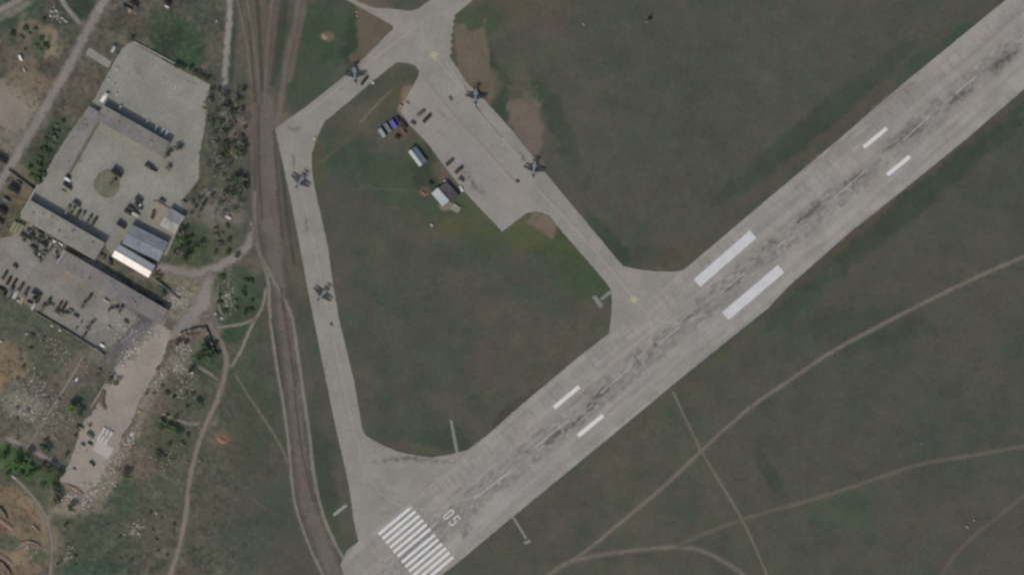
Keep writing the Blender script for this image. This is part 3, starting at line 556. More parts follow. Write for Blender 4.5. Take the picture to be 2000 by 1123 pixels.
# worn patches in the yards
for pts, w, m in [([(262, 92), (300, 112), (345, 138)], 16, SLT), ([(250, 95), (262, 104)], 20, SLT), ([(260, 130), (275, 142)], 12, SRD), ([(312, 150), (330, 158)], 10, SRD), ([(235, 120), (222, 150), (205, 180)], 10, SLT), ([(265, 138), (280, 150)], 6, STN), ([(225, 235), (222, 255)], 10, SRD),
                  ([(260, 300), (330, 340)], 26, SLT), ([(160, 300), (150, 330)], 20, STN), ([(330, 100), (350, 130)], 8, STN), ([(270, 200), (360, 230)], 30, SLT), ([(365, 158), (385, 166)], 8, STD), ([(100, 520), (160, 560)], 30, SRD), ([(150, 560), (165, 580)], 22, SRD), ([(40, 500), (90, 530)], 30, SLT), ([(200, 640), (160, 650)], 30, SLT),
                  ([(300, 620), (262, 655), (235, 690), (215, 700)], 42, trackmat('dark_worn_asphalt', (100, 98, 97), .9)), ([(215, 565), (260, 600), (300, 622)], 26, MATS.get('x') or trackmat('slate_dust', (106, 102, 104), .7)), ([(286, 640), (315, 640)], 14, SLT), ([(228, 722), (240, 700), (250, 712)], 24, SLT), ([(205, 785), (208, 800)], 16, STN), ([(240, 720), (262, 690)], 12, STN), ([(190, 810), (215, 870)], 30, SLT)]:
    stain(pts, w, m, 'ground_stain')
sheet('drain_channel', [(197, 230), (200, 232), (139, 339), (135, 337)], .055, plain('wing_shade_paint', (88, 86, 76), .15), .3)  # not a drain: dark strip painted as the thin shadow along the yard wing's right edge

# ------------------------------------------------------------------ buildings
WALLM = plain('weathered_wall', (150, 142, 130), .15, .8); GLASS = plain('dark_window_glass', (40, 46, 52), .1, 1, .2); DOORM = plain('steel_door', (86, 90, 88), .15, 1); VENTM = plain('vent_metal', (120, 120, 116), .2, 1.5)
LIGHT = plain('pale_parapet', (158, 152, 142), .12, 1)
def roofmat(name, rgb, rgb2, var=.14, metal=0.0, rough=.85, seam=None, rot=0):
    t = NT(name); p = t.pos()
    if not seam:
        br = t.new('ShaderNodeTexBrick'); t.link(t.obj(), br.inputs['Vector']); br.offset = 0.0; br.inputs['Scale'].default_value = 1.0
        br.inputs['Brick Width'].default_value = 3.1; br.inputs['Row Height'].default_value = 5.9; br.inputs['Mortar Size'].default_value = .12; br.inputs['Mortar Smooth'].default_value = .3
        br.inputs['Color1'].default_value = (1, 1, 1, 1); br.inputs['Color2'].default_value = (.84, .84, .84, 1); br.inputs['Mortar'].default_value = (.72, .72, .7, 1)
    col = t.mix(t.ramp(t.noise(p, .09, 4), .4, .62), lin(rgb), lin(rgb2)); col = t.gain(col, t.noise(p, .6, 6, .7), 1 - var, 1 + var)
    col = t.gain(col, t.noise(t.mapping(p, (1, .15, 1), rot), 1.2, 3), .93, 1.07)
    if not seam: col = t.mix(.75, col, br.outputs[0], 'MULTIPLY')
    if seam:
        w = t.new('ShaderNodeTexWave', wave_type='BANDS', bands_direction='X'); t.link(t.obj(), w.inputs['Vector']); w.inputs['Scale'].default_value = seam
        b = t.new('ShaderNodeBump'); b.inputs['Strength'].default_value = .4; t.link(w.outputs['Fac'], b.inputs['Height']); t.link(b.outputs[0], t.b.inputs['Normal'])
        col = t.gain(col, w.outputs['Fac'], .92, 1.05, 0, 1)
    t.b.inputs['Roughness'].default_value = rough; t.b.inputs['Metallic'].default_value = metal; return t.out(col)
def building(name, label, p0, p1, depth, h, roof, kind='flat', pitch=30, wall=WALLM, ends='both', vents=0, doors=2, wins=6, ridge=.5, over=.3, seed=1, slit=False):
    r = random.Random(seed); p0, p1 = np.array(p0, float), np.array(p1, float); d = p1 - p0; L = np.linalg.norm(d) * S; d = d / np.linalg.norm(d); n = np.array([-d[1], d[0]])
    c = (p0 + p1) / 2 + n * depth / 2; D_ = depth * S; x, y = W(*c); root = empty(name, (x, y, 0), ang(d[0], d[1])); tag(root, label, 'building')
    if kind == 'flat':
        MB().box((0, 0, h / 2), (L, D_, h)).build('wall', wall, root)
        MB().box((0, 0, h + .12), (L + over * 2, D_ + over * 2, .24)).build('roof', roof, root)
        rf = MB(); t_ = .35
        if ends in ('both', 'left'): rf.box((-L / 2 + t_, 0, h + .24 + .2), (t_ * 2, D_ + over * 2, .4))
        if ends == 'both': rf.box((L / 2 - t_, 0, h + .24 + .2), (t_ * 2, D_ + over * 2, .4))
        if rf.v: rf.build('parapet', LIGHT, root)
        zr = lambda yy: h + .24
    else:
        yr = D_ / 2 - ridge * D_; hr = h + ridge * D_ * math.tan(math.radians(pitch)); o = over
        zN = h; zS = h
        MB().add([(-L/2, -D_/2, 0), (L/2, -D_/2, 0), (L/2, D_/2, 0), (-L/2, D_/2, 0), (-L/2, -D_/2, h), (L/2, -D_/2, h), (L/2, D_/2, h), (-L/2, D_/2, h), (-L/2, yr, hr), (L/2, yr, hr)],
                 [(0, 3, 2, 1), (0, 1, 5, 4), (2, 3, 7, 6), (1, 2, 6, 9, 5), (3, 0, 4, 8, 7)]).build('wall', wall, root)
        e = .12
        X = L / 2 + o
        MB().add([(-X, -D_/2-o, zS+e-.1), (X, -D_/2-o, zS+e-.1), (X, yr, hr+e), (-X, yr, hr+e), (X, D_/2+o, zN+e-.1), (-X, D_/2+o, zN+e-.1),
                  (-X, -D_/2-o, zS-.1), (X, -D_/2-o, zS-.1), (X, yr, hr), (-X, yr, hr), (X, D_/2+o, zN-.1), (-X, D_/2+o, zN-.1)],
                 [(0, 1, 2, 3), (3, 2, 4, 5), (7, 6, 9, 8), (8, 9, 11, 10), (0, 6, 7, 1), (5, 4, 10, 11), (1, 7, 8, 2), (2, 8, 10, 4), (0, 3, 9, 6), (3, 5, 11, 9)]).build('roof', roof, root)
        MB().cyl((-X, yr, hr + e + .03), (X, yr, hr + e + .03), .14, n=6).build('ridge_cap', VENTM, root)
        def zr(yy): return zN + (hr - zN) * (D_ / 2 - yy) / max(.01, D_ / 2 - yr) if yy > yr else zS + (hr - zS) * (yy + D_ / 2) / (yr + D_ / 2)
    for k in range(vents):
        vx = r.uniform(-.42, .42) * L; vy = r.uniform(-.35, .35) * D_; z = zr(vy); a = r.uniform(.5, 1.1)
        MB().box((vx, vy, z + .45), (a * 1.3, a, .9)).box((vx, vy, z + 1.0), (a * 1.6, a * 1.3, .16)).build('roof_vent', VENTM, root)
    for k in range(doors):
        dx = (k + .5) / doors * L - L / 2
        MB().box((dx, -D_ / 2 - .04, 1.25), (1.8, .1, 2.5)).build('door', DOORM, root)
    for k in range(wins):
        for s_ in (-1, 1):
            dx = (k + .25) / wins * L - L / 2
            if h > 2.8: MB().box((dx, s_ * (D_ / 2 + .03), h * .62), (1.3, .09, 1.0)).build('window', GLASS, root)
    return root
R_OLD = roofmat('old_tar_roof', (124, 121, 113), (134, 129, 118)); R_OLD2 = roofmat('grey_felt_roof', (112, 109, 105), (122, 118, 110)); R_PUR = roofmat('dull_slate_roof', (110, 106, 105), (122, 116, 111))
R_BLUE = roofmat('blue_grey_metal_roof', (106, 112, 120), (122, 124, 124), .08, .1, .6, 1.6); R_WHITE = roofmat('cream_metal_roof', (208, 200, 190), (216, 208, 198), .06, 0, .5, 1.6); R_GREY2 = roofmat('grey_sheet_roof', (146, 144, 140), (126, 122, 118), .1, 0, .7, 1.6)
R_WH2 = roofmat('pale_sheet_roof', (160, 164, 165), (172, 172, 170), .05, 0, .6, 1.6); R_DARK = roofmat('dark_felt_roof', (60, 56, 58), (78, 74, 76), .15); R_WING = roofmat('patched_concrete_roof', (126, 123, 115), (116, 110, 108), .14)
building('long_hall', 'long flat-roofed grey hall inside the big walled yard', (203, 207), (332, 279), 31, 5.6, R_OLD2, vents=5, ends='none', seed=3, wins=9)
building('yard_wing', 'long narrow pale-roofed wing along the west edge of the yard', (198, 222), (130, 340), 27, 3.2, R_WING, vents=4, ends='none', seed=4, wins=0, doors=0)
building('long_hall', 'long grey hall with pale end parapet, below the parked truck row', (60, 392), (205, 475), 38, 5.6, R_OLD, vents=9, ends='none', seed=5, wins=10)
building('long_hall', 'southernmost long slate-grey hall with pale parapet at its left end', (126, 489), (328, 606), 30, 5.0, R_PUR, vents=5, ends='left', seed=6, wins=12)
building('gabled_hall', 'blue-grey metal-roofed gabled hall beside the cream shed', (258, 439), (328, 474), 40, 4.8, R_BLUE, 'gable', 8, vents=1, seed=7)
building('gabled_shed', 'narrow shed with bright cream metal roof', (233, 478), (303, 519), 26, 3.2, R_WHITE, 'gable', 36, ridge=.5, seed=8, wins=4)
building('gabled_house', 'small gabled house east of the truck yard with grey sheet roof', (333, 407), (361, 424), 38, 4.4, R_GREY2, 'gable', 14, seed=9, wins=2, vents=1)
building('annex', 'low flat annex with tan roof beside the small gabled house', (305, 393), (330, 408), 34, .9, roofmat('tan_terrace_roof', (140, 128, 116), (134, 126, 112), .08), ends='none', seed=10, wins=0, doors=0)
building('gabled_hut', 'small hut by the apron with pale metal roof and grey rear slope', (812, 287), (833, 315), 17, 2.4, roofmat('hut_metal_roof', (160, 162, 160), (150, 154, 154), .06, 0, .6, 2), 'gable', 42, ridge=.62, seed=11, wins=2, doors=1)
building('hut', 'white flat-roofed hut by the apron grass', (855, 367), (877, 392), 16.5, 3.4, R_WH2, ends='none', seed=12, wins=2, doors=1, over=.1)
building('hut', 'dark felt-roofed hut joined to the white hut by the apron', (872, 354), (896, 382), 21.5, 2.6, R_DARK, ends='none', seed=13, wins=2, doors=1, over=.1)
building('site_hut', 'pale block hut at the south end of the dark hut', (886, 398), (880, 408), -16, .8, roofmat('pale_slab_top', (140, 134, 122), (128, 124, 112), .1), ends='none', seed=14, wins=0, doors=0)
# stores beside the apron
def container(px, py, a, dims, mat, look, cat='container', group=None, lm=None, name='shipping_container'):
    x, y = W(px, py); L, B, H = dims; root = empty(name, (x, y, 0), a); b = MB().box((0, 0, H / 2 + .1), (L, B, H)); b.build('body', mat, root, bevel=.05)
    rr = MB()
    k = int(L / .5)
    for i in range(k): rr.box((-L / 2 + (i + .5) * L / k, 0, H + .13), (L / k * .45, B * .94, .08))
    rr.build('roof_ribs', mat, root); MB().box((L / 2 + .03, -B / 4, H / 2 + .1), (.06, B * .46, H * .9)).build('door', VENTM, root); MB().box((L / 2 + .03, B / 4, H / 2 + .1), (.06, B * .46, H * .9)).build('door', VENTM, root)
    reg(root, look, cat, px, py, group, lm); return root
BLUE = plain('blue_tarpaulin', (88, 92, 150), .15, .5, .7); PALE = plain('pale_green_tin', (138, 150, 146), .1); GREYT = plain('grey_tin', (112, 112, 120), .12); RUST = plain('rusty_tin', (108, 84, 78), .2); OLIVE = plain('olive_tin', (126, 130, 98), .14); DGR = plain('dark_green_paint', (52, 54, 48), .2, .8); WHT = plain('white_paint', (206, 206, 202), .06); SAND = plain('sand_paint', (142, 128, 100), .12); DBL = plain('navy_tin', (52, 48, 84), .15)
a1 = ang(.55, .83)
container(746, 260, a1, (7, 2.8, 2.6), PALE, 'pale green-white tin container on the grass'); container(757, 250, a1, (7, 2.6, 2.6), GREYT, 'grey tin container between the pale and the blue one')
container(768, 243, a1, (6.4, 3.2, 2.8), BLUE, 'bright blue covered shelter on the grass', 'shelter', name='covered_shelter'); container(777, 235, a1, (5, 2, 2.4), DBL, 'dark navy tin box beside the blue shelter')
container(787, 244, a1, (7, 2.2, 2.2), plain('brown_tin', (66, 56, 50), .2), 'dark brown tin container at the apron edge'); container(786, 256, a1, (6, 2.2, 2), RUST, 'rusty tin container below the blue shelter'); container(776, 268, AU, (4, 2.2, 1.8), plain('black_tin', (44, 42, 38), .2), 'small black tin box below the blue shelter')
for px, py in ((26, 443), (33, 446), (40, 449)): container(px, py, AV, (8, 2.3, 2.5), OLIVE, 'pale olive container parallel to its neighbours', group='pale olive containers by the long roof')
for px, py in ((202, 841), (209, 845), (216, 849), (195, 853), (201, 857), (208, 861)):
    x, y = W(px, py); root = empty('slab_stack', (x, y, 0), AV)
    for k in range(4): MB().box((0, 0, .25 + k * .36), (5.2 - k * .1, 2.0, .3)).build('slab', plain('white_slab', (168, 168, 162), .08), root)
    reg(root, 'white stack of flat concrete slabs', 'slab stack', px, py, 'stacked white slabs on the tan yard', 'the tan gravel yard')
sheet('slab_pad', [(190, 858), (222, 876), (210, 896), (182, 880)], .11, plain('pale_pad', (160, 156, 146), .08), .6)

# ------------------------------------------------------------------ walls and fences
CONW = plain('old_concrete_wall', (126, 120, 108), .15)
def wall(pts, h, label, cat='wall', name='boundary_wall', th=.35, mat=CONW, posts=True):
    x0, y0 = W(*pts[0]); root = empty(name, (x0, y0, 0)); tag(root, label, cat); m = MB(); pm = MB()
    pan = 0
    for i in range(len(pts) - 1):
        a, b = np.array(W(*pts[i])), np.array(W(*pts[i + 1])); L = np.linalg.norm(b - a); an = math.atan2(*(b - a)[::-1]); c = (a + b) / 2 - (x0, y0)
        m.box((c[0], c[1], h / 2), (L, th, h), an)
        k = int(L / 3)
        for j in range(k + 1):
            q_ = a + (b - a) * j / max(1, k) - (x0, y0); pm.box((q_[0], q_[1], h / 2 + .08), (th + .12, th + .12, h + .16), an)
    m.build('panel', mat, root); pm.build('posts', LIGHT, root); return root
wall([(16, 333), (67, 371)], 2.4, 'concrete boundary wall running up to the hedge by the west wing'); wall([(74, 362), (42, 417)], 1.6, 'pale short wall at the left end of the long grey hall', mat=LIGHT, th=.9)
wall([(71, 611), (140, 652), (187, 682)], 2.0, 'long straight wall on the lower edge of the truck yard'); wall([(188, 680), (203, 694)], 2.6, 'short wall end at the corner of the truck yard')
wall([(352, 652), (378, 643), (402, 640), (410, 662), (420, 690)], 2.2, 'bent concrete wall at the road fork beside the tan yard', mat=plain('dark_stone_wall', (92, 84, 74), .2), th=.8)
wall([(302, 545), (322, 560), (350, 585)], 2.0, 'broken wall continuing from the cream shed'); wall([(232, 108), (190, 186)], 1.0, 'low pale wall along the upper left of the yard', th=.5, mat=LIGHT)
wall([(262, 82), (345, 126)], 1.0, 'low pale wall along the north side of the yard', th=.6, mat=LIGHT); wall([(410, 166), (402, 240), (392, 290)], .8, 'low wall on the east side of the yard', th=.4)
wall([(214, 733), (198, 762), (178, 795)], .7, 'low pale kerb wall along the left edge of the tan yard', th=.6, mat=LIGHT); wall([(300, 393), (332, 412)], .9, 'thin wall above the tan terrace', th=.3)
# ------------------------------------------------------------------ vehicles
TYRE = plain('tyre_rubber', (30, 30, 30), .1); CHAS = plain('chassis_steel', (42, 42, 40), .15); CANVAS = plain('dark_canvas', (60, 62, 52), .2, .7); CANG = plain('grey_canvas', (104, 104, 98), .15, .7); BRN = plain('brown_canvas', (74, 62, 54), .2, .7)
BODY = {'dark green': DGR, 'dark brown': BRN, 'grey': plain('grey_paint', (98, 98, 94), .15), 'white': WHT, 'sand': SAND, 'black': plain('black_paint', (38, 37, 36), .15), 'pale grey': plain('pale_grey_paint', (158, 158, 154), .08), 'olive': plain('olive_paint', (86, 88, 64), .15)}
def wheels(root, xs, yw, r=.5):
    for x in xs:
        for s_ in (-1, 1):
            w = MB().cyl((x, s_ * yw - .15, r), (x, s_ * yw + .15, r), r, n=12).build('wheel', TYRE, root)
def truck(kind, colour):
    b = BODY[colour]; root = empty({'cargo': 'cargo_truck', 'tank': 'fuel_truck', 'flat': 'flatbed_truck', 'box': 'box_truck'}[kind], (0, 0, 0)); L = 7.2
    MB().box((0, 0, .78), (L - .4, .9, .24)).box((L / 2 - .1, 0, .65), (.2, 2.3, .3)).build('chassis', CHAS, root)
    cb = MB().add([(1.7, -1.2, .9), (3.5, -1.2, .9), (3.5, 1.2, .9), (1.7, 1.2, .9), (1.7, -1.15, 2.65), (2.85, -1.1, 2.65), (2.85, 1.1, 2.65), (1.7, 1.15, 2.65), (3.5, -1.15, 1.65), (3.5, 1.15, 1.65), (3.0, -1.15, 1.75), (3.0, 1.15, 1.75)],
                  [(0, 3, 2, 1), (1, 2, 9, 8), (8, 9, 11, 10), (10, 11, 6, 5), (5, 6, 7, 4), (0, 4, 7, 3), (0, 1, 8, 10, 5, 4), (3, 7, 6, 11, 9, 2)]).build('cab', b, root)
    MB().add([(3.03, -.95, 1.85), (3.03, .95, 1.85), (2.92, .95, 2.5), (2.92, -.95, 2.5)], [(0, 1, 2, 3)]).build('windscreen', GLASS, cb)
    if kind == 'cargo':
        MB().box((-1.0, 0, 1.15), (5.0, 2.45, .5)).build('bed', b, root)
        pr = [(-1.2, 1.4), (-1.2, 2.5), (-.8, 2.95), (0, 3.08), (.8, 2.95), (1.2, 2.5), (1.2, 1.4)]; vs = []
        for x in (-3.5, -2.66, -1.83, -1.0, -.16, .66, 1.5):
            for (y, z) in pr: vs.append((x, y, z - (.06 if x in (-2.66, -1.0, .66) else 0)))
        n = len(pr); MB().add(vs, [(k * n + i, (k + 1) * n + i, (k + 1) * n + i + 1, k * n + i + 1) for k in range(6) for i in range(n - 1)] + [tuple(range(n)), tuple(range(6 * n, 7 * n))[::-1]]).build('canvas_cover', CANVAS if colour != 'grey' else CANG, root)
    elif kind == 'tank':
        MB().loft([(-3.5, .5, .4, 0, 2.0), (-3.3, 1.1, .85, 0, 2.0), (1.2, 1.1, .85, 0, 2.0), (1.4, .5, .4, 0, 2.0)], 14, 'x').build('tank', b, root, True)
        MB().cyl((-1, 0, 2.7), (-1, 0, 3.05), .3).build('hatch', CHAS, root)
    elif kind == 'flat':
        MB().box((-1.0, 0, 1.1), (5.1, 2.45, .2)).box((-1, 1.2, 1.4), (5.1, .08, .5)).box((-1, -1.2, 1.4), (5.1, .08, .5)).box((-3.5, 0, 1.4), (.08, 2.3, .5)).build('bed', BODY['grey'] if colour != 'grey' else BODY['olive'], root)
        MB().box((-1.4, .2, 1.6), (2.2, 1.4, .8)).build('load', CANVAS, root)
    else:
        MB().box((-1.0, 0, 2.0), (5.0, 2.45, 2.3)).build('box_body', b, root, bevel=.08)
    wheels(root, (2.6, -1.3, -2.6), 1.0); return root
def car(colour):
    b = BODY[colour]; root = empty('car', (0, 0, 0))
    MB().add([(-2.1, -.85, .35), (2.1, -.85, .35), (2.1, .85, .35), (-2.1, .85, .35), (-2.15, -.85, .9), (2.1, -.8, .8), (2.1, .8, .8), (-2.15, .85, .9), (1.1, -.85, .95), (1.1, .85, .95)], [(0, 3, 2, 1), (0, 1, 5, 8, 4), (2, 3, 7, 9, 6), (1, 2, 6, 5), (3, 0, 4, 7), (4, 8, 9, 7), (8, 5, 6, 9)]).build('body', b, root, bevel=.06)
    MB().box((-.3, 0, 1.18), (2.6, 1.55, .5), taper=.82).build('cabin', GLASS, root); MB().box((-.3, 0, 1.45), (2.1, 1.25, .05)).build('roof', b, root)
    wheels(root, (1.3, -1.3), .75, .32); return root
def van(colour):
    b = BODY[colour]; root = empty('van', (0, 0, 0)); MB().box((-.4, 0, 1.3), (4.4, 1.95, 1.9), taper=.95).box((2.1, 0, .9), (1.0, 1.9, 1.0)).build('body', b, root, bevel=.08)
    MB().box((1.82, 0, 1.75), (.12, 1.6, .6)).build('windscreen', GLASS, root); wheels(root, (1.6, -1.5), .85, .36); return root
PROTO = {}
LOOK = {'cargo': 'canvas-topped truck', 'tank': 'fuel tanker truck', 'flat': 'loaded flatbed truck', 'box': 'box-bodied truck', 'car': 'car', 'van': 'van'}
def veh(kind, colour, px, py, a, sc=1.0, group='vehicles parked in the yards', z=0, lm=None):
    k = (kind, colour); x, y = W(px, py)
    if k not in PROTO:
        o = car(colour) if kind == 'car' else van(colour) if kind == 'van' else truck(kind, colour); bpy.context.view_layer.update(); index_children(o); PROTO[k] = o
    else: o = copy_tree(PROTO[k])
    o.location = (x, y, z); o.rotation_euler = (0, 0, a); o.scale = (sc, sc, sc)
    reg(o, '%s %s' % (colour, LOOK[kind]), 'car' if kind == 'car' else 'van' if kind == 'van' else 'truck', px, py, group, lm); return o
J = lambda a, s=5: a + math.radians(rnd.uniform(-s, s))
for i, (px, py) in enumerate([(132, 410), (141, 413), (152, 419), (161, 422), (174, 429), (184, 433)]): veh(('cargo', 'flat', 'cargo', 'cargo', 'flat', 'cargo')[i], ('grey', 'grey', 'dark green', 'grey', 'olive', 'dark green')[i], px, py, J(AV, 2), .95, 'trucks parked side by side along the long hall')
for kind, colour, px, py, a, sc in [
    ('box', 'black', 228, 338, AU, 1.25), ('flat', 'dark green', 221, 355, ang(.7, -.7), .8), ('cargo', 'dark green', 291, 326, AU, 1), ('tank', 'black', 300, 331, AU, .8), ('cargo', 'dark green', 150, 398, AU, .9), ('box', 'black', 237, 440, AU, 1.05),
    ('box', 'dark green', 271, 391, AU, .9), ('flat', 'white', 269, 399, AU, .8), ('cargo', 'dark green', 272, 405, AU, .8), ('cargo', 'dark green', 256, 407, AU, .9), ('box', 'pale grey', 265, 420, AU, .85), ('cargo', 'black', 250, 415, AU, .9), ('flat', 'dark green', 262, 411, AU, .8),
    ('cargo', 'olive', 299, 419, ang(.2, -.98), .95), ('cargo', 'dark green', 317, 392, AU, .7), ('van', 'white', 132, 351, AU, .9), ('box', 'black', 133, 345, AU, .6), ('box', 'black', 131, 362, AU, .9), ('car', 'sand', 124, 375, AU, 1), ('flat', 'dark green', 135, 367, AU, .7),
    ('box', 'black', 27, 370, AU, 1.25), ('box', 'black', 4, 412, AU, 1.1), ('tank', 'black', 0, 432, AU, .9), ('box', 'black', 4, 312, AU, 1.2),
    ('cargo', 'dark green', 71, 446, AU, .9), ('flat', 'black', 59, 452, AU, .9), ('cargo', 'black', 79, 455, AU, .8), ('box', 'dark brown', 46, 462, AU, .8), ('cargo', 'dark green', 57, 466, AU, .7), ('box', 'black', 86, 477, AU, .9), ('flat', 'grey', 80, 466, AU, .8), ('flat', 'white', 70, 443, AU, .4), ('cargo', 'dark green', 66, 484, AU, .9),
    ('flat', 'pale grey', 72, 494, AU, .9), ('cargo', 'black', 74, 500, AU, .8), ('cargo', 'dark green', 103, 459, AU, .8), ('car', 'white', 107, 472, AU, 1), ('van', 'grey', 112, 480, AU, 1), ('car', 'white', 118, 477, AU, .9), ('flat', 'grey', 96, 470, AU, .7), ('cargo', 'dark green', 100, 485, AV, .6), ('cargo', 'grey', 109, 499, ang(.2, -.98), .8),
    ('flat', 'dark green', 70, 470, AU, .8), ('tank', 'dark green', 63, 459, AU, .7), ('van', 'grey', 92, 462, AV, .8), ('cargo', 'dark brown', 90, 484, AV, .6),
    ('cargo', 'dark green', 9, 538, AV, .9), ('box', 'black', 17, 549, AV, .85), ('box', 'black', 28, 553, AV, .85), ('cargo', 'dark green', 41, 561, AV, .9), ('cargo', 'dark brown', 51, 570, AV, .9), ('box', 'black', 70, 573, AU, .9), ('cargo', 'dark brown', 77, 580, AV, .8), ('tank', 'dark green', 70, 585, AU, .8), ('cargo', 'black', 95, 590, AV, .9), ('flat', 'dark green', 101, 594, AU, .6),
    ('cargo', 'dark green', 117, 596, AV, .8), ('box', 'black', 126, 598, AV, .8), ('car', 'grey', 139, 607, AU, 1.1), ('box', 'dark green', 149, 617, AU, .6), ('cargo', 'dark green', 4, 567, AU, .9), ('box', 'grey', 20, 571, AV, 1.1), ('box', 'pale grey', 31, 575, AV, 1.0), ('box', 'sand', 44, 584, AV, 1.1), ('box', 'pale grey', 66, 598, AV, .8), ('box', 'olive', 83, 601, AV, .9),
    ('cargo', 'dark green', 174, 582, ang(.5, -.7), .9), ('flat', 'dark green', 163, 595, AV, .8), ('flat', 'black', 223, 601, ang(.97, -.15), .9), ('box', 'white', 222, 602, AU, .3), ('cargo', 'dark green', 214, 604, AV, .6), ('flat', 'black', 177, 634, ang(.6, -.75), .8), ('car', 'grey', 171, 643, AU, 1), ('van', 'white', 200, 675, AU, .8), ('flat', 'grey', 115, 610, AU, 1), ('cargo', 'black', 165, 655, AV, .7),
    ('box', 'white', 204, 191, AV, 1.1), ('van', 'pale grey', 235, 210, AV, .8), ('car', 'pale grey', 287, 239, AV, 1.0), ('car', 'white', 305, 250, AV, .9), ('car', 'white', 317, 256, AV, .9), ('car', 'white', 325, 261, AV, 1.0), ('car', 'sand', 398, 214, AU, 1.0),
    ('box', 'black', 262, 8, AU, .95), ('flat', 'sand', 247, 18, AU, 1.2), ('box', 'black', 327, 6, AU, .8), ('van', 'white', 326, 14, AU, .6), ('van', 'white', 40, 114, ang(.4, .9), .9), ('car', 'pale grey', 47, 137, ang(.4, .9), .8), ('van', 'white', 446, 425, AU, .8), ('car', 'white', 442, 416, AU, .8),
    ('box', 'white', 150, 741, AV, .45), ('van', 'pale grey', 222, 96, AV, 1.1), ('tank', 'dark green', 311, 590, AU, .6), ('cargo', 'dark brown', 215, 512, ang(.3, .95), .8), ('flat', 'dark green', 200, 500, AU, .8),
    ('tank', 'black', 176, 866, AU, .6), ('box', 'dark brown', 162, 868, AU, .5), ('flat', 'sand', 155, 835, AU, .9)]:
    veh(kind, colour, px, py, J(a, 3), sc)
for i, (px, py) in enumerate([(14, 352), (38, 356), (12, 392), (52, 477), (47, 470), (88, 492), (82, 505), (118, 505), (125, 470), (96, 448), (38, 590), (58, 590), (110, 604), (132, 612), (12, 580), (160, 628), (185, 625), (208, 588), (236, 604), (247, 628), (214, 640), (150, 640), (30, 520), (360, 395), (352, 470), (300, 520), (176, 850), (168, 880), (145, 915), (180, 905), (192, 728)]):
    veh(('flat', 'cargo', 'box', 'car', 'van', 'tank')[i % 6], ('dark brown', 'dark green', 'grey', 'pale grey', 'black', 'olive', 'sand')[i % 7], px, py, J(AU if i % 3 else AV, 12), (.5, .7, .85, .6)[i % 4])
for kind, colour, px, py, a, sc in [('tank', 'dark green', 711, 159, ang(.62, -.78), 1.0), ('tank', 'grey', 821, 223, ang(.78, -.62), .95), ('tank', 'dark green', 833, 233, ang(.7, -.72), 1.05), ('van', 'dark brown', 807, 241, AU, .8), ('cargo', 'olive', 878, 318, ang(.75, -.65), .9),
                                    ('cargo', 'dark green', 896, 333, ang(.75, -.65), .95), ('van', 'dark brown', 901, 351, AU, .9), ('car', 'white', 901, 369, ang(.5, .86), 1.0), ('van', 'pale grey', 871, 355, AU, .7), ('car', 'black', 1011, 354, AU, .7), ('car', 'olive', 880, 193, ang(.5, .86), .8), ('car', 'black', 647, 633, ang(.2, 1), .6), ('box', 'black', 842, 358, AU, .5), ('van', 'sand', 783, 207, AU, .6)]:
    veh(kind, colour, px, py, a, sc, 'vehicles standing on and beside the apron')

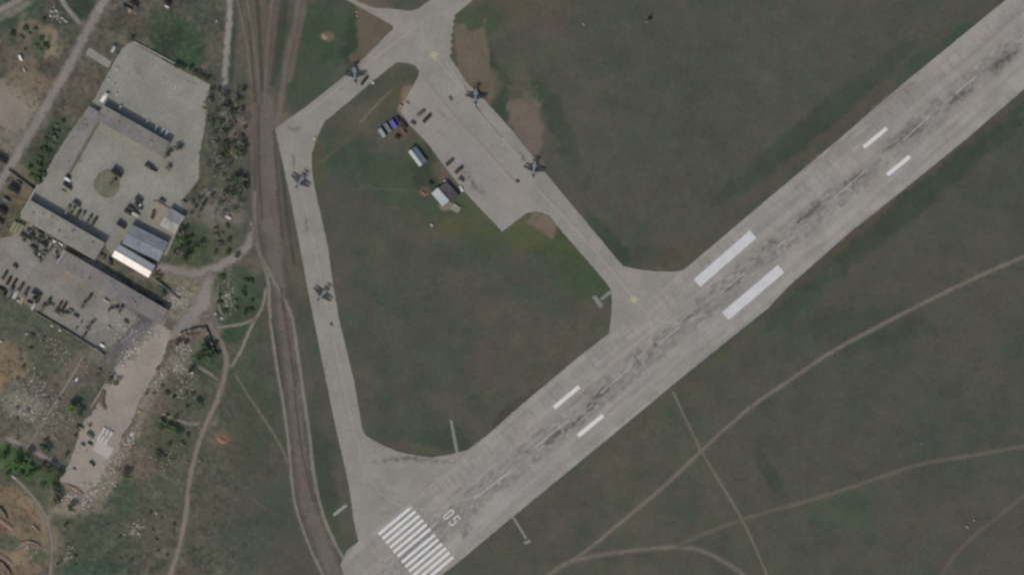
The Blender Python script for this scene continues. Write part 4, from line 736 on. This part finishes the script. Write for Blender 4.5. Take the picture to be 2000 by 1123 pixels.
# ------------------------------------------------------------------ attack jets
JF = plain('jet_blue_grey', (122, 128, 130), .08, .5, .5); JD = plain('jet_dark_camouflage', (46, 50, 48), .25, .3, .6, rgb2=(62, 60, 52), scale2=.3); JB = plain('jet_brown_camouflage', (62, 54, 50), .2, .4, .6); CAN = plain('canopy_glass', (30, 36, 42), .05, 1, .1)
def jet():
    root = empty('attack_jet', (0, 0, 0))                # nose towards +y
    MB().loft([(7.9, .08, .08, 0, 1.55), (7.2, .35, .35, 0, 1.6), (6.0, .6, .65, 0, 1.75), (4.4, .72, .9, 0, 1.95), (2.5, .75, .95, 0, 2.0), (0, .75, .9, 0, 2.0), (-3, .6, .75, 0, 2.05), (-5.6, .4, .5, 0, 2.2), (-7.2, .22, .3, 0, 2.35)], 14).build('fuselage', JF, root, True)
    MB().loft([(5.6, .1, .1, 0, 2.45), (5.0, .38, .4, 0, 2.55), (3.9, .42, .5, 0, 2.65), (2.6, .15, .2, 0, 2.8)], 10).build('canopy', CAN, root, True)
    for s_ in (-1, 1):
        MB().loft([(3.0, .5, .55, s_ * 1.15, 1.85), (2.4, .58, .6, s_ * 1.15, 1.85), (0, .62, .62, s_ * 1.12, 1.85), (-2.6, .55, .55, s_ * 1.0, 1.95), (-4.2, .38, .4, s_ * .9, 2.05)], 12).build('engine', JF, root, True)
        w = [(s_ * .7, 2.0), (s_ * 7.0, .1), (s_ * 7.3, -.3), (s_ * 7.2, -1.2), (s_ * .7, -1.4)]
        if s_ < 0: w = w[::-1]
        wg = MB(); n = len(w); wg.add([(x, y, 2.45 - abs(x) * .04) for x, y in w] + [(x, y, 2.68 - abs(x) * .055) for x, y in w], [tuple(range(n)), tuple(range(n, 2 * n))[::-1]] + [(i, n + i, n + (i + 1) % n, (i + 1) % n) for i in range(n)])
        wo = wg.build('wing', JD, root, bevel=.04); MB().loft([(.9, .1, .1, s_ * 7.15, 2.2), (.3, .24, .22, s_ * 7.15, 2.2), (-1.3, .24, .2, s_ * 7.15, 2.2), (-2.0, .05, .05, s_ * 7.15, 2.2)], 8).build('wingtip_pod', JD, wo, True)
        for k, xx in enumerate((2.4, 3.6, 4.8)):
            MB().box((s_ * xx, 0, 2.1), (.12, 1.6, .45)).build('pylon', JF, root)
        MB().loft([(2.0, .05, .05, s_ * 3.0, 1.7), (1.2, .3, .3, s_ * 3.0, 1.7), (-1.2, .3, .3, s_ * 3.0, 1.7), (-2.2, .05, .05, s_ * 3.0, 1.7)], 8).build('drop_tank', JF, root, True)
        tl = [(s_ * .2, -5.2), (s_ * 2.3, -5.9), (s_ * 2.35, -6.9), (s_ * .2, -7.0)]
        if s_ < 0: tl = tl[::-1]
        MB().prism(tl, 2.45, 2.58).build('tailplane', JB, root, bevel=.03)
        g = MB().cyl((s_ * 1.25, -.6, .35), (s_ * 1.2, -.6, 1.6), .09).build('gear_leg', CHAS, root); MB().cyl((s_ * 1.25 - .14, -.6, .4), (s_ * 1.25 + .14, -.6, .4), .4).build('wheel', TYRE, g)
    g = MB().cyl((0, 4.6, .3), (0, 4.6, 1.4), .08).build('gear_leg', CHAS, root); MB().cyl((-.12, 4.6, .32), (.12, 4.6, .32), .32).build('wheel', TYRE, g)
    MB().add([(-.09, -4.4, 2.5), (-.09, -7.4, 2.5), (-.05, -7.5, 4.7), (-.05, -6.3, 4.75), (.09, -4.4, 2.5), (.09, -7.4, 2.5), (.05, -7.5, 4.7), (.05, -6.3, 4.75)], [(0, 1, 2, 3), (7, 6, 5, 4), (0, 4, 5, 1), (1, 5, 6, 2), (2, 6, 7, 3), (3, 7, 4, 0)]).build('tail_fin', JD, root)
    return root
j0 = jet(); bpy.context.view_layer.update(); index_children(j0)
for i, (px, py, dx, dy, lab) in enumerate([
    (693, 147, .0, 1, 'dark-winged attack jet on the upper left taxiway with a tanker truck beside it'), (929, 189, -.08, 1, 'dark-winged attack jet at the apron edge, nearest the upper yellow star'),
    (1043, 331, -.22, 1, 'dark-winged attack jet farthest down the right-hand taxiway'), (586, 355, -.55, .83, 'dark-winged attack jet on the left taxiway just below its bend'), (629, 576, -.62, .78, 'dark-winged attack jet lowest on the left taxiway')]):
    o = j0 if i == 0 else copy_tree(j0)
    x, y = W(px, py); o.location = (x, y, .12); o.rotation_euler = (0, 0, math.atan2(-dy, dx) - math.pi / 2); o.scale = (1.04, 1.04, 1.04)
    tag(o, lab, 'jet', 'attack jets parked around the taxiways')

# ------------------------------------------------------------------ trees and bushes
def leafmat(name, rgb, rgb2):
    t = NT(name); p = t.pos(); oi = t.new('ShaderNodeObjectInfo').outputs['Random']
    col = t.mix(t.ramp(t.noise(p, .5, 4), .35, .65), lin(rgb), lin(rgb2)); col = t.gain(col, oi, .8, 1.2, 0, 1); return t.out(col)
LM = {'green': leafmat('green_leaves', (66, 84, 58), (84, 98, 66)), 'dark green': leafmat('dark_leaves', (60, 72, 52), (78, 87, 64)), 'grey-green': leafmat('grey_green_leaves', (98, 102, 86), (110, 110, 96)),
      'bright green': leafmat('bright_leaves', (62, 104, 50), (90, 120, 58)), 'bare grey': leafmat('bare_twigs', (134, 128, 124), (118, 112, 106))}
BARK = plain('bark', (78, 68, 58), .2)
def tree(colour, seed, bush=False):
    r = random.Random(seed); root = empty('bush' if bush else 'tree', (0, 0, 0)); H = 1.6 if bush else 4.6; R = 1.6 if bush else 2.2; th = .5 if bush else 2.0
    tm = MB().cyl((0, 0, 0), (.08, .05, th + .8), .22 if not bush else .1, .12 if not bush else .06, 7)
    for k in range(6):
        a = k * 1.05 + r.random(); l = R * .7; tm.cyl((.05, .03, th * .8), (math.cos(a) * l, math.sin(a) * l, th + H * .35 * r.random() + .4), .09, .03, 5)
    tm.build('trunk', BARK, root); m = MB(); cl = []
    for k in range(13):
        a = r.uniform(0, 6.28); d = R * math.sqrt(r.random()) * .85; cl.append((math.cos(a) * d, math.sin(a) * d, th + (H - th) * r.uniform(.15, 1) * (1 - .35 * d / R), r.uniform(.5, 1.0) * R * .42))
    nl = 34 if colour != 'bare grey' else 16
    for (x, y, z, rr) in cl:
        for k in range(nl):
            v = Vector((r.gauss(0, 1), r.gauss(0, 1), r.gauss(0, 1))); v.normalize(); p = Vector((x, y, z)) + v * rr * (r.random() ** .4)
            s_ = r.uniform(.14, .3) * (1 if colour != 'bare grey' else .6); q_ = (v + Vector((r.uniform(-.6, .6), r.uniform(-.6, .6), r.uniform(0, .8)))).to_track_quat('Z', 'Y')
            m.add([p + q_ @ Vector(c_) for c_ in ((-s_, -s_ * .7, 0), (s_, -s_ * .7, 0), (s_ * .8, s_ * .8, .05), (-s_ * .8, s_ * .7, .05))], [(0, 1, 2, 3)])
    m.build('crown', LM[colour], root); return root
TP_ = {}
def plant(colour, px, py, r, bush=False, group='scattered trees and bushes', lm=None):
    k = (colour, bush, rnd.randrange(3)); x, y = W(px, py)
    if k not in TP_: o = tree(colour, 50 + len(TP_) * 3, bush); bpy.context.view_layer.update(); index_children(o); TP_[k] = o
    else: o = copy_tree(TP_[k])
    s_ = r * S / (1.9 if bush else 2.5); o.location = (x, y, 0); o.rotation_euler = (0, 0, rnd.uniform(0, 6.28)); o.scale = (s_ * rnd.uniform(.9, 1.1), s_ * rnd.uniform(.9, 1.1), s_ * rnd.uniform(.8, 1.1))
    reg(o, '%s %s' % ({'bare grey': 'leafless grey'}.get(colour, colour), 'bush' if bush else 'tree'), 'bush' if bush else 'tree', px, py, group, lm)
used = []
def scatter(n, x0, x1, y0, y1, cols, r0, r1, bush=False, group=None, md=7, slope=0):
    k = 0; tries = 0
    while k < n and tries < 4000:
        tries += 1; y = rnd.uniform(y0, y1); x = rnd.uniform(x0, x1) + slope * (y - y0)
        if any(math.hypot(x - a, y - b) < md for a, b in used): continue
        used.append((x, y)); plant(rnd.choice(cols), x, y, rnd.uniform(r0, r1), bush, group); k += 1
BELT = 'trees of the dry belt east of the yard'
scatter(44, 408, 476, 175, 400, ['grey-green', 'bare grey', 'bare grey', 'green', 'grey-green', 'grey-green'], 6, 11, False, BELT, 8)
scatter(30, 404, 480, 185, 430, ['bare grey', 'bare grey', 'grey-green'], 6, 11, False, BELT, 8)
scatter(6, 415, 450, 158, 240, ['green', 'bare grey', 'grey-green'], 5, 9, False, BELT, 6)
scatter(12, 338, 400, 430, 512, ['green', 'dark green', 'green', 'grey-green'], 6, 12, False, 'green trees below the small gabled house', 9)
scatter(9, 415, 470, 440, 500, ['dark green', 'grey-green', 'green'], 4, 8, True, 'bushes inside the road loop', 9)
scatter(6, 370, 400, 385, 420, ['dark green', 'grey-green'], 4, 8, False, 'trees at the yard corner', 8)
scatter(14, 425, 495, 540, 620, ['dark green', 'grey-green', 'green'], 4, 8, True, 'bushes on the mound beside the road', 9)
for i, (px, py) in enumerate([(344, 127), (350, 131), (357, 133), (371, 136), (380, 142), (388, 147), (396, 152), (404, 157)]): plant('dark green', px, py, 6, False, 'dark trees along the north wall of the yard')
scatter(12, 106, 124, 238, 300, ['green', 'dark green', 'grey-green'], 4, 8, True, 'bushes between the country road and the west wing', 8, -.5)
scatter(8, 55, 90, 310, 355, ['green', 'dark green'], 5, 9, True, 'bushes above the boundary wall', 9)
scatter(12, 10, 110, 20, 110, ['dark green', 'green', 'grey-green'], 4, 8, True, 'bushes beside the upper-left road', 9)
scatter(10, 0, 60, 875, 930, ['bright green', 'green', 'dark green'], 6, 11, False, 'green trees at the left edge below the tan yard', 8)
scatter(8, 60, 125, 905, 950, ['green', 'dark green', 'bright green'], 5, 9, False, 'green trees beside the rubble', 8)
scatter(16, 30, 120, 640, 860, ['grey-green', 'dark green', 'bare grey'], 4, 7, True, 'scrub bushes left of the tan yard', 10)
scatter(16, 110, 350, 1000, 1110, ['dark green', 'grey-green'], 3, 5, True, 'scattered scrub bushes below the rubble', 14)
scatter(14, 300, 400, 740, 900, ['dark green', 'grey-green', 'green'], 4, 7, True, 'bushes between the tan yard and the dirt road', 12)
for c_, px, py, r in [('bright green', 140, 796, 13), ('dark green', 156, 806, 9), ('dark green', 152, 790, 8), ('green', 398, 680, 13), ('green', 408, 694, 12), ('green', 390, 698, 11), ('dark green', 420, 670, 6), ('dark green', 424, 692, 6), ('dark green', 85, 872, 10), ('dark green', 92, 880, 8), ('dark green', 98, 916, 10), ('dark green', 110, 958, 10), ('bare grey', 104, 952, 9), ('dark green', 112, 978, 11),
                      ('dark green', 140, 990, 10), ('dark green', 247, 926, 9), ('bare grey', 240, 922, 8), ('dark green', 308, 889, 8), ('bright green', 340, 840, 9), ('green', 328, 834, 9), ('green', 316, 826, 8), ('dark green', 350, 845, 7), ('dark green', 217, 737, 7), ('dark green', 227, 747, 8), ('olive' if False else 'grey-green', 212, 748, 7), ('dark green', 128, 1024, 5), ('dark green', 345, 670, 7), ('dark green', 362, 668, 6), ('dark green', 372, 722, 7),
                      ('dark green', 330, 300, 7), ('grey-green', 324, 305, 7), ('grey-green', 345, 290, 8), ('dark green', 352, 288, 6), ('grey-green', 328, 330, 7), ('dark green', 307, 720, 4), ('dark green', 287, 768, 4), ('dark green', 333, 325, 4), ('green', 304, 538, 7), ('dark green', 311, 545, 6), ('green', 318, 575, 8), ('grey-green', 385, 790, 9), ('dark green', 258, 76, 5), ('dark green', 176, 831, 4), ('dark green', 147, 851, 4), ('dark green', 130, 888, 5)]:
    plant(c_, px, py, r, False)

# ------------------------------------------------------------------ rubble, mounds and small things
RB = plain('broken_concrete', (168, 162, 151), .2, 1.2, rgb2=(130, 122, 112), scale2=.5); EARTH = plain('loose_earth', (118, 98, 84), .18, .5); EARTH2 = plain('dark_earth', (92, 80, 70), .18, .5)
def rubble(px, py, rx, ry, n, s0=.3, s1=1.1, rot=0, mat=RB):
    m = MB(); a = math.radians(rot)
    for k in range(n):
        u = rnd.gauss(0, .45) * rx; v = rnd.gauss(0, .45) * ry; x, y = W(px + u * math.cos(a) - v * math.sin(a), py + u * math.sin(a) + v * math.cos(a)); d = rnd.uniform(s0, s1)
        m.box((x, y, d * .25), (d * rnd.uniform(.8, 2.2), d, d * rnd.uniform(.4, .9)), rnd.uniform(0, 3.1), rnd.uniform(.5, 1))
    tag(m.build('rubble', mat), 'loose broken concrete and stones', None, None, 'stuff')
for a_ in [(340, 580, 26, 18, 150, .3, 1.0, -40), (350, 595, 20, 14, 80, .3, .8, 0), (228, 628, 22, 14, 60, .3, .9, 0), (262, 680, 14, 40, 110, .4, 1.3, 30), (250, 700, 12, 20, 50, .4, 1.2, 30), (170, 960, 60, 24, 190, .4, 1.2, -30), (155, 975, 30, 16, 90, .4, 1.1, 30), (225, 900, 16, 40, 100, .3, 1.1, 40), (262, 850, 10, 34, 70, .3, .9, 35),
           (300, 760, 10, 60, 120, .3, .8, 30), (350, 720, 24, 14, 70, .3, .9, 20), (360, 680, 22, 22, 80, .3, 1.0, 0), (50, 800, 40, 24, 130, .3, 1.0, 20), (110, 30, 24, 8, 30, .3, 1.0, 50), (445, 575, 14, 40, 80, .3, 1.0, 10), (270, 1030, 24, 14, 40, .3, .9, -40), (60, 1075, 30, 20, 40, .3, .9, 0), (440, 420, 20, 20, 30, .3, .8, 0), (150, 880, 10, 30, 40, .3, .8, 30), (200, 640, 30, 20, 30, .2, .6, 0), (60, 760, 60, 50, 160, .3, .9, 20), (110, 820, 40, 50, 110, .3, .8, 40), (120, 690, 60, 20, 70, .3, .8, 35), (360, 750, 40, 40, 90, .3, .8, 0), (240, 640, 26, 30, 120, .3, 1.0, 30), (300, 650, 14, 10, 60, .3, .9, 0), (95, 480, 40, 20, 90, .3, .9, 30), (330, 900, 50, 40, 60, .3, .7, 0), (425, 300, 14, 80, 50, .3, .8, 0), (135, 1080, 14, 20, 30, .3, .9, 0)]: rubble(*a_)
def mound(pts, w, h, mat, label=None):
    sp = smooth([(p[0], p[1], w) for p in pts], 4); vs = []; fs = []
    for i, s in enumerate(sp):
        a = sp[max(0, i - 1)]; b = sp[min(len(sp) - 1, i + 1)]; d = (b - a)[:2]; d /= np.linalg.norm(d); n = np.array([-d[1], d[0]]); e = math.sin(math.pi * min(1, max(0, i / (len(sp) - 1)))) ** .5
        for u, hh in ((-1, 0), (-.6, .45), (-.2, .95), (.2, 1), (.6, .5), (1, 0)):
            q_ = s[:2] + n * u * w * .5 * (.4 + .6 * e) + np.array([rnd.uniform(-.5, .5), rnd.uniform(-.5, .5)]); vs.append((*W(*q_), hh * h * e * rnd.uniform(.8, 1.2) - (.05 if hh == 0 else 0)))
    for i in range(len(sp) - 1):
        for k in range(5): fs.append((i * 6 + k, i * 6 + k + 1, i * 6 + 7 + k, i * 6 + 6 + k))
    fs = up(vs, fs); me = bpy.data.meshes.new('earth_mound'); me.from_pydata(vs, [], fs); me.materials.append(mat); me.update()
    o = link(bpy.data.objects.new('earth_mound', me)); tag(o, label or 'heaped bank of loose earth', None, None, 'structure')
for pts, w, h, m in [([(-5, 985), (8, 1000), (14, 1015)], 9, 2.0, EARTH2), ([(-5, 1010), (12, 1022), (26, 1034)], 12, 1.0, EARTH), ([(-6, 1092), (8, 1102), (20, 1118), (24, 1126)], 9, 2.2, EARTH2), ([(-5, 1082), (14, 1092), (24, 1100)], 12, .8, EARTH), ([(36, 1062), (55, 1056), (76, 1064), (86, 1076)], 5, 1.4, EARTH), ([(62, 1024), (72, 1032), (78, 1042)], 8, 1.5, EARTH),
                     ([(630, 66), (640, 76)], 14, .9, plain('sandy_earth', (126, 114, 94), .15, .5)), ([(425, 852), (436, 862), (446, 858)], 12, .9, EARTH), ([(822, 372), (830, 380), (838, 374)], 6, 1.2, EARTH), ([(430, 548), (426, 575), (432, 605), (440, 622)], 9, 1.4, plain('scrubby_earth', (94, 94, 80), .2, .5)), ([(448, 545), (450, 570), (455, 600)], 8, 1.2, MATS['scrubby_earth']),
                     ([(130, 944), (150, 955), (168, 970)], 8, 1.2, EARTH), ([(792, 196), (800, 206)], 8, .8, EARTH), ([(205, 760), (200, 785), (208, 800)], 12, 1.0, EARTH2), ([(355, 648), (370, 655), (390, 650)], 10, .8, EARTH2), ([(310, 815), (325, 828)], 8, 1.4, EARTH2), ([(20, 1000), (26, 1008)], 6, 1.0, EARTH)]: mound(pts, w, h, m)
def block(px, py, d, colour, a=AU):
    x, y = W(px, py); root = MB().box((0, 0, d[2] / 2), d, taper=.93).box((0, 0, d[2] + .06), (d[0] * .7, d[1] * .7, .12)).build('concrete_block', BODY[colour], None, bevel=.06); root.location = (x, y, 0); root.rotation_euler = (0, 0, a)
    reg(root, '%s concrete block' % colour, 'block', px, py, 'loose concrete blocks')
for px, py, d, c_ in [(99, 32, (2, 1.6, 1), 'pale grey'), (110, 22, (2.6, 1.5, 1), 'pale grey'), (128, 42, (3.4, 1.2, .9), 'pale grey'), (122, 36, (1.8, 1.2, .9), 'pale grey'), (102, 636, (2, 1.4, 1), 'pale grey'), (117, 645, (2.4, 1.8, 1), 'pale grey'), (2, 667, (1.8, 1.5, 1), 'pale grey'), (52, 652, (1.6, 1.4, 1), 'pale grey'), (843, 440, (2.0, 1.6, .9), 'pale grey'), (614, 271, (1.8, 2.2, .8), 'pale grey'), (728, 162, (2.6, 1.8, .7), 'pale grey'),
                      (1140, 48, (1.2, 1.2, 1), 'pale grey'), (1178, 128, (1.1, .9, .8), 'grey'), (1903, 1016, (1.4, 1.2, .9), 'sand'), (1889, 1029, (2.2, .8, .6), 'pale grey'), (1800, 866, (2.0, 1.8, .3), 'grey'), (1388, 642, (1.0, .6, .4), 'pale grey'), (1406, 636, (1.4, .7, .4), 'pale grey'), (421, 613, (2, 1.8, 1.2), 'pale grey'), (433, 622, (2.2, 1.8, 1.2), 'pale grey'), (228, 135, (1.6, 1.8, 1), 'pale grey'), (212, 155, (2, 1.2, 1), 'pale grey'), (228, 184, (1.4, 1.6, .9), 'pale grey'), (342, 172, (1.0, 3.6, .4), 'pale grey'), (375, 728, (1.5, 1.4, 1), 'white'), (423, 42, (1.3, 1.3, .8), 'pale grey'),
                      (272, 803, (2.6, 1.6, .8), 'sand'), (258, 848, (3, 3, .5), 'pale grey'), (172, 830, (3.4, 1.2, .7), 'sand'), (28, 932, (3.4, 1.4, 1), 'pale grey'), (271, 1042, (2.4, 1.2, .8), 'pale grey'), (305, 1002, (1.6, 1.4, .8), 'pale grey'), (89, 878, (1.6, 1.4, 1.5), 'white'), (296, 893, (1.2, 1, .8), 'pale grey'), (697, 24, (1.6, 1.4, .5), 'sand'), (698, 32, (1.6, 1.4, .5), 'sand'), (1065, 415, (2.2, 1, .4), 'pale grey')]: block(px, py, d, c_)
# poles
def pole(px, py, h, label):
    x, y = W(px, py); root = empty('mast', (x, y, 0)); tag(root, label, 'mast'); MB().cyl((0, 0, 0), (0, 0, h), .16, .09, 8).build('pole', VENTM, root); MB().box((0, 0, .2), (1.4, 1.4, .4)).build('base', CONW, root); MB().box((0, 0, h), (1.2, .5, .4)).box((0, 0, h - .7), (.5, 1.0, .4)).build('lamp_head', DGR, root)
pole(1263, 43, 7, 'lone mast in the large grass field above the runway'); pole(193, 224, 6, 'lamp mast at the left end of the walled yard hall'); pole(213, 182, 8, 'lamp mast beside the white box truck in the yard'); pole(400, 212, 5, 'lamp mast on the east edge of the yard')
x, y = W(1269, 37); hb = MB().box((0, 0, .8), (2.4, 2.0, 1.6), taper=.8).box((0, 0, 1.7), (1.6, 1.4, .2)).build('equipment_box', BODY['black'], None, bevel=.05); hb.location = (x, y, 0); tag(hb, 'small black equipment box in the large grass field by its mast', 'box')
finish_labels()
